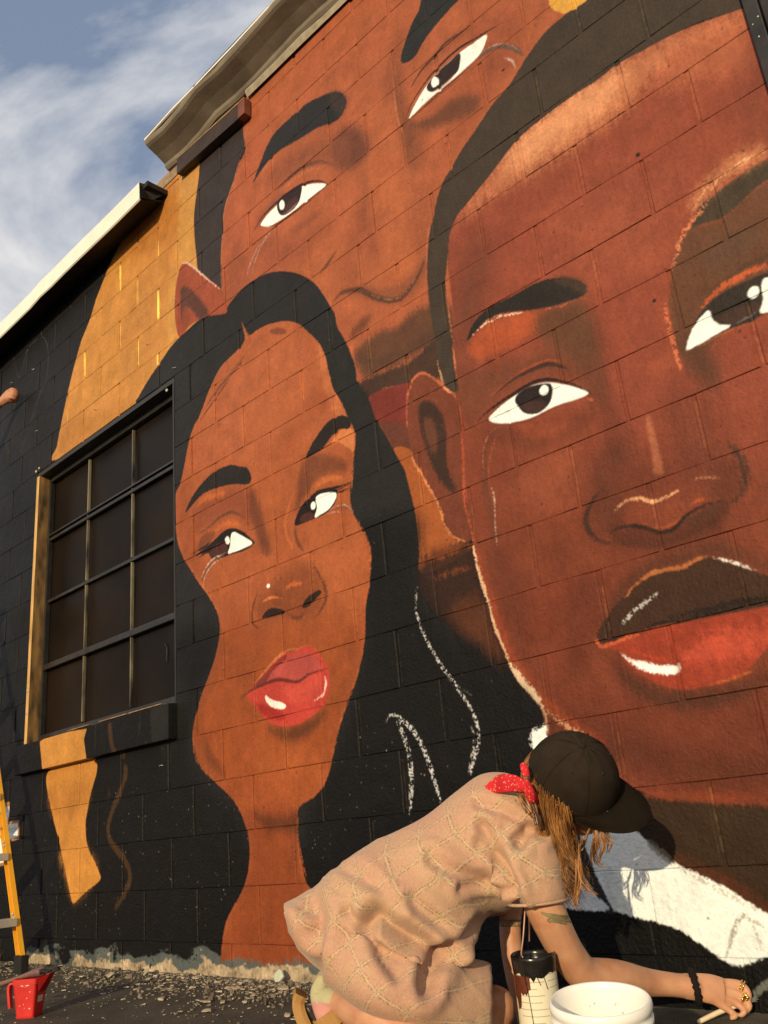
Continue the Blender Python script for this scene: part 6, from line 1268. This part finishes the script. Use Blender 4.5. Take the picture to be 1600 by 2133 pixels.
bm = bmesh.new(); sphere(bm, (-2.90, -.69, 3.40), (.088, .100, .105), 20, 12); P2('hair', bm, mat('dark_hair', (.02, .014, .010), .5, noise=.3, nscale=60))
bm = bmesh.new()
for sx in (-1, 1): tube(bm, [(-2.90 + sx * .10, -.80, 1.65), (-2.90 + sx * .10, -.70, 1.65), (-2.90 + sx * .10, -.60, 1.64)], [.04, .045, .035], 12, 4)
P2('shoes', bm, mat('canvas_shoe', (.1, .1, .1), .8, noise=.2))
pl = thing('scaffold_plank', 'scaffold plank under the second person out of frame', 'plank', (-2.9, -.70, 1.56))
bm = bmesh.new(); bx(bm, -1.0, .55, -.14, .14, -.02, .02, .003); link('board', bm, mat('plank_wood', (.36, .25, .13), .7, noise=.2, nscale=6, stretch=(1, 8, 8)), pl)
for x in (-.9, .45):
    for y in (-.10, .10):
        bm = bmesh.new(); tube(bm, [(x, y, -.02), (x, y, -1.56 + gz(-.7 + y))], .022, 10, 1, sm=False); link('leg', bm, M['alu'], pl)

p2.location.x += .055; p2.location.z += .01
# ------------------------------------------------------------------ peeled paint and rubble along the foot of the wall
M['chip'] = mat('peeled_paint', (.17, .135, .09), .7, .3, col2=(.52, .44, .31), nscale=30, bump=.3, bscale=60); M['chip2'] = mat('pale_green_paint', (.42, .44, .33), .7, .3, col2=(.52, .53, .42), nscale=8)
def chip(bm, c, s, tl, az, r, th=.0012):
    n = r.randint(5, 8); Rm = Matrix.Rotation(az, 3, 'Z') @ Matrix.Rotation(tl, 3, 'X'); P = []
    for k in range(n):
        a = 2 * math.pi * k / n + r.uniform(-.25, .25); q = s * r.uniform(.45, 1.0); P.append(Vector((q * math.cos(a) * 1.5, q * math.sin(a) * .75, 0)))
    top = [bm.verts.new(Vector(c) + Rm @ (p + Vector((0, 0, th + p.length * r.uniform(0, .25))))) for p in P]; bot = [bm.verts.new(Vector(c) + Rm @ p) for p in P]
    bm.faces.new(top); bm.faces.new(bot[::-1])
    for k in range(n): bm.faces.new((bot[k], bot[(k + 1) % n], top[(k + 1) % n], top[k]))
rr = random.Random(5); bm = bmesh.new()
for i in range(420):
    x = rr.uniform(-2.2, 1.3); y = -abs(rr.gauss(0, .22)) - .015; s = rr.choice((.004, .006, .008, .012)) * rr.uniform(.6, 1.2); chip(bm, (x, y, gz(y)), s * .8, rr.gauss(0, .2), rr.uniform(0, 6.3), rr, s * .8)
link('gravel', bm, mat('grey_brown_gravel', (.07, .058, .042), .9, .2, col2=(.20, .165, .12), nscale=22, bump=.5), kind='stuff')
bm = bmesh.new()
def spot():
    while True:
        x = rr.uniform(-2.4, 1.2); y = -abs(rr.gauss(0, .16)) - .012
        dens = .35 + .65 * math.exp(-((x - .35) / .8) ** 2) + .25 * (x < -1.2)
        if rr.random() < dens and y > -.75: return x, y
for i in range(1000):
    x, y = spot(); s = rr.choice((.002, .003, .003, .004, .005, .007, .010)) * rr.uniform(.7, 1.3); chip(bm, (x, y, gz(y) + .001 + rr.uniform(0, .004)), s, rr.gauss(0, .3), rr.uniform(0, 6.3), rr)
for i in range(500):
    x = rr.uniform(-1.6, 1.3); y = rr.uniform(-.95, -.2); chip(bm, (x, y, gz(y) + .001), rr.uniform(.0012, .004), rr.gauss(0, .2), rr.uniform(0, 6.3), rr)
link('paint_flakes', bm, M['chip'], kind='stuff')
bm = bmesh.new()
for i in range(900):
    x, y = spot(); s = rr.uniform(.002, .006); chip(bm, (x, y, gz(y)), s, rr.gauss(0, .5), rr.uniform(0, 6.3), rr, s * .9)
link('wall_rubble', bm, mat('grey_rubble', (.13, .11, .085), .9, .2, col2=(.26, .22, .16), nscale=30, bump=.4), kind='stuff')
small = [(410, 2040, .022), (450, 2035, .018), (375, 2110, .008), (465, 2090, .020), (510, 2090, .016), (455, 2068, .02), (430, 2108, .016), (530, 2075, .016), (620, 2066, .013), (500, 2050, .02), (545, 2058, .014), (480, 2060, .022), (400, 2060, .015), (290, 2078, .010), (170, 2036, .022), (140, 2040, .018), (560, 2100, .008), (340, 2030, .026)]
bm = bmesh.new()
for px, py, s in small:
    g = ground_at(px, py); y = min(g.y, -.016); chip(bm, (g.x, y, gz(y) + .003), s, rr.gauss(0, .25), rr.uniform(-.6, .3), rr, .0016)
link('larger_flakes', bm, M['chip'], kind='stuff')
big = [(228, 2036, .034, .5, 0, 'widest cream paint chip leaning on the bare wall foot beyond the red cup'), (305, 2032, .026, .9, 0, 'small cream paint chip standing on edge below the peeling wall foot'), (337, 2083, .022, .1, 0, 'long pale paint chip lying flat on open asphalt left of the scattered flakes'), (428, 2088, .022, .15, 0, 'cream paint chip flat on the asphalt in the middle of the flakes'), (588, 2046, .036, 1.3, 1, 'pale green curled paint chip standing up at the orange wall foot'), (592, 2062, .026, .15, 0, 'cream paint chip lying flat just in front of the standing green chip'), (600, 2118, .015, .3, 0, 'white paint chip on the asphalt beside the painter\'s sandal')]
for i, (px, py, s, tl, mi, lb) in enumerate(big):
    g = ground_at(px, py); bm = bmesh.new(); chip(bm, (0, 0, 0), s, tl, rr.uniform(-.5, .2), rr, .0016)
    lo = min(v.co.z for v in bm.verts); bmesh.ops.translate(bm, verts=bm.verts[:], vec=(0, 0, -lo + .001)); y = min(g.y, -.020 - s * .3)
    o = link('paint_chip', bm, M['chip2'] if mi else M['chip']); o.location = (g.x, y, gz(y)); tag(o, lb, 'paint chip', 'large paint chips fallen at the wall foot')
bm = bmesh.new()
for i in range(260):
    x, y = rr.uniform(-3.3, -2.0), rr.uniform(-.25, -.01); h = rr.uniform(.03, .10); lean = Vector((rr.gauss(0, .03), rr.gauss(0, .02), h)); w = Vector((rr.uniform(-.003, .003), .0015, 0)); b0 = Vector((x, y, gz(y)))
    bm.faces.new([bm.verts.new(b0 - w), bm.verts.new(b0 + w), bm.verts.new(b0 + lean * .6 + w * .6), bm.verts.new(b0 + lean)])
link('grass', bm, mat('dry_green_grass', (.06, .085, .018), .7, .3, col2=(.12, .12, .03), nscale=40), kind='stuff')
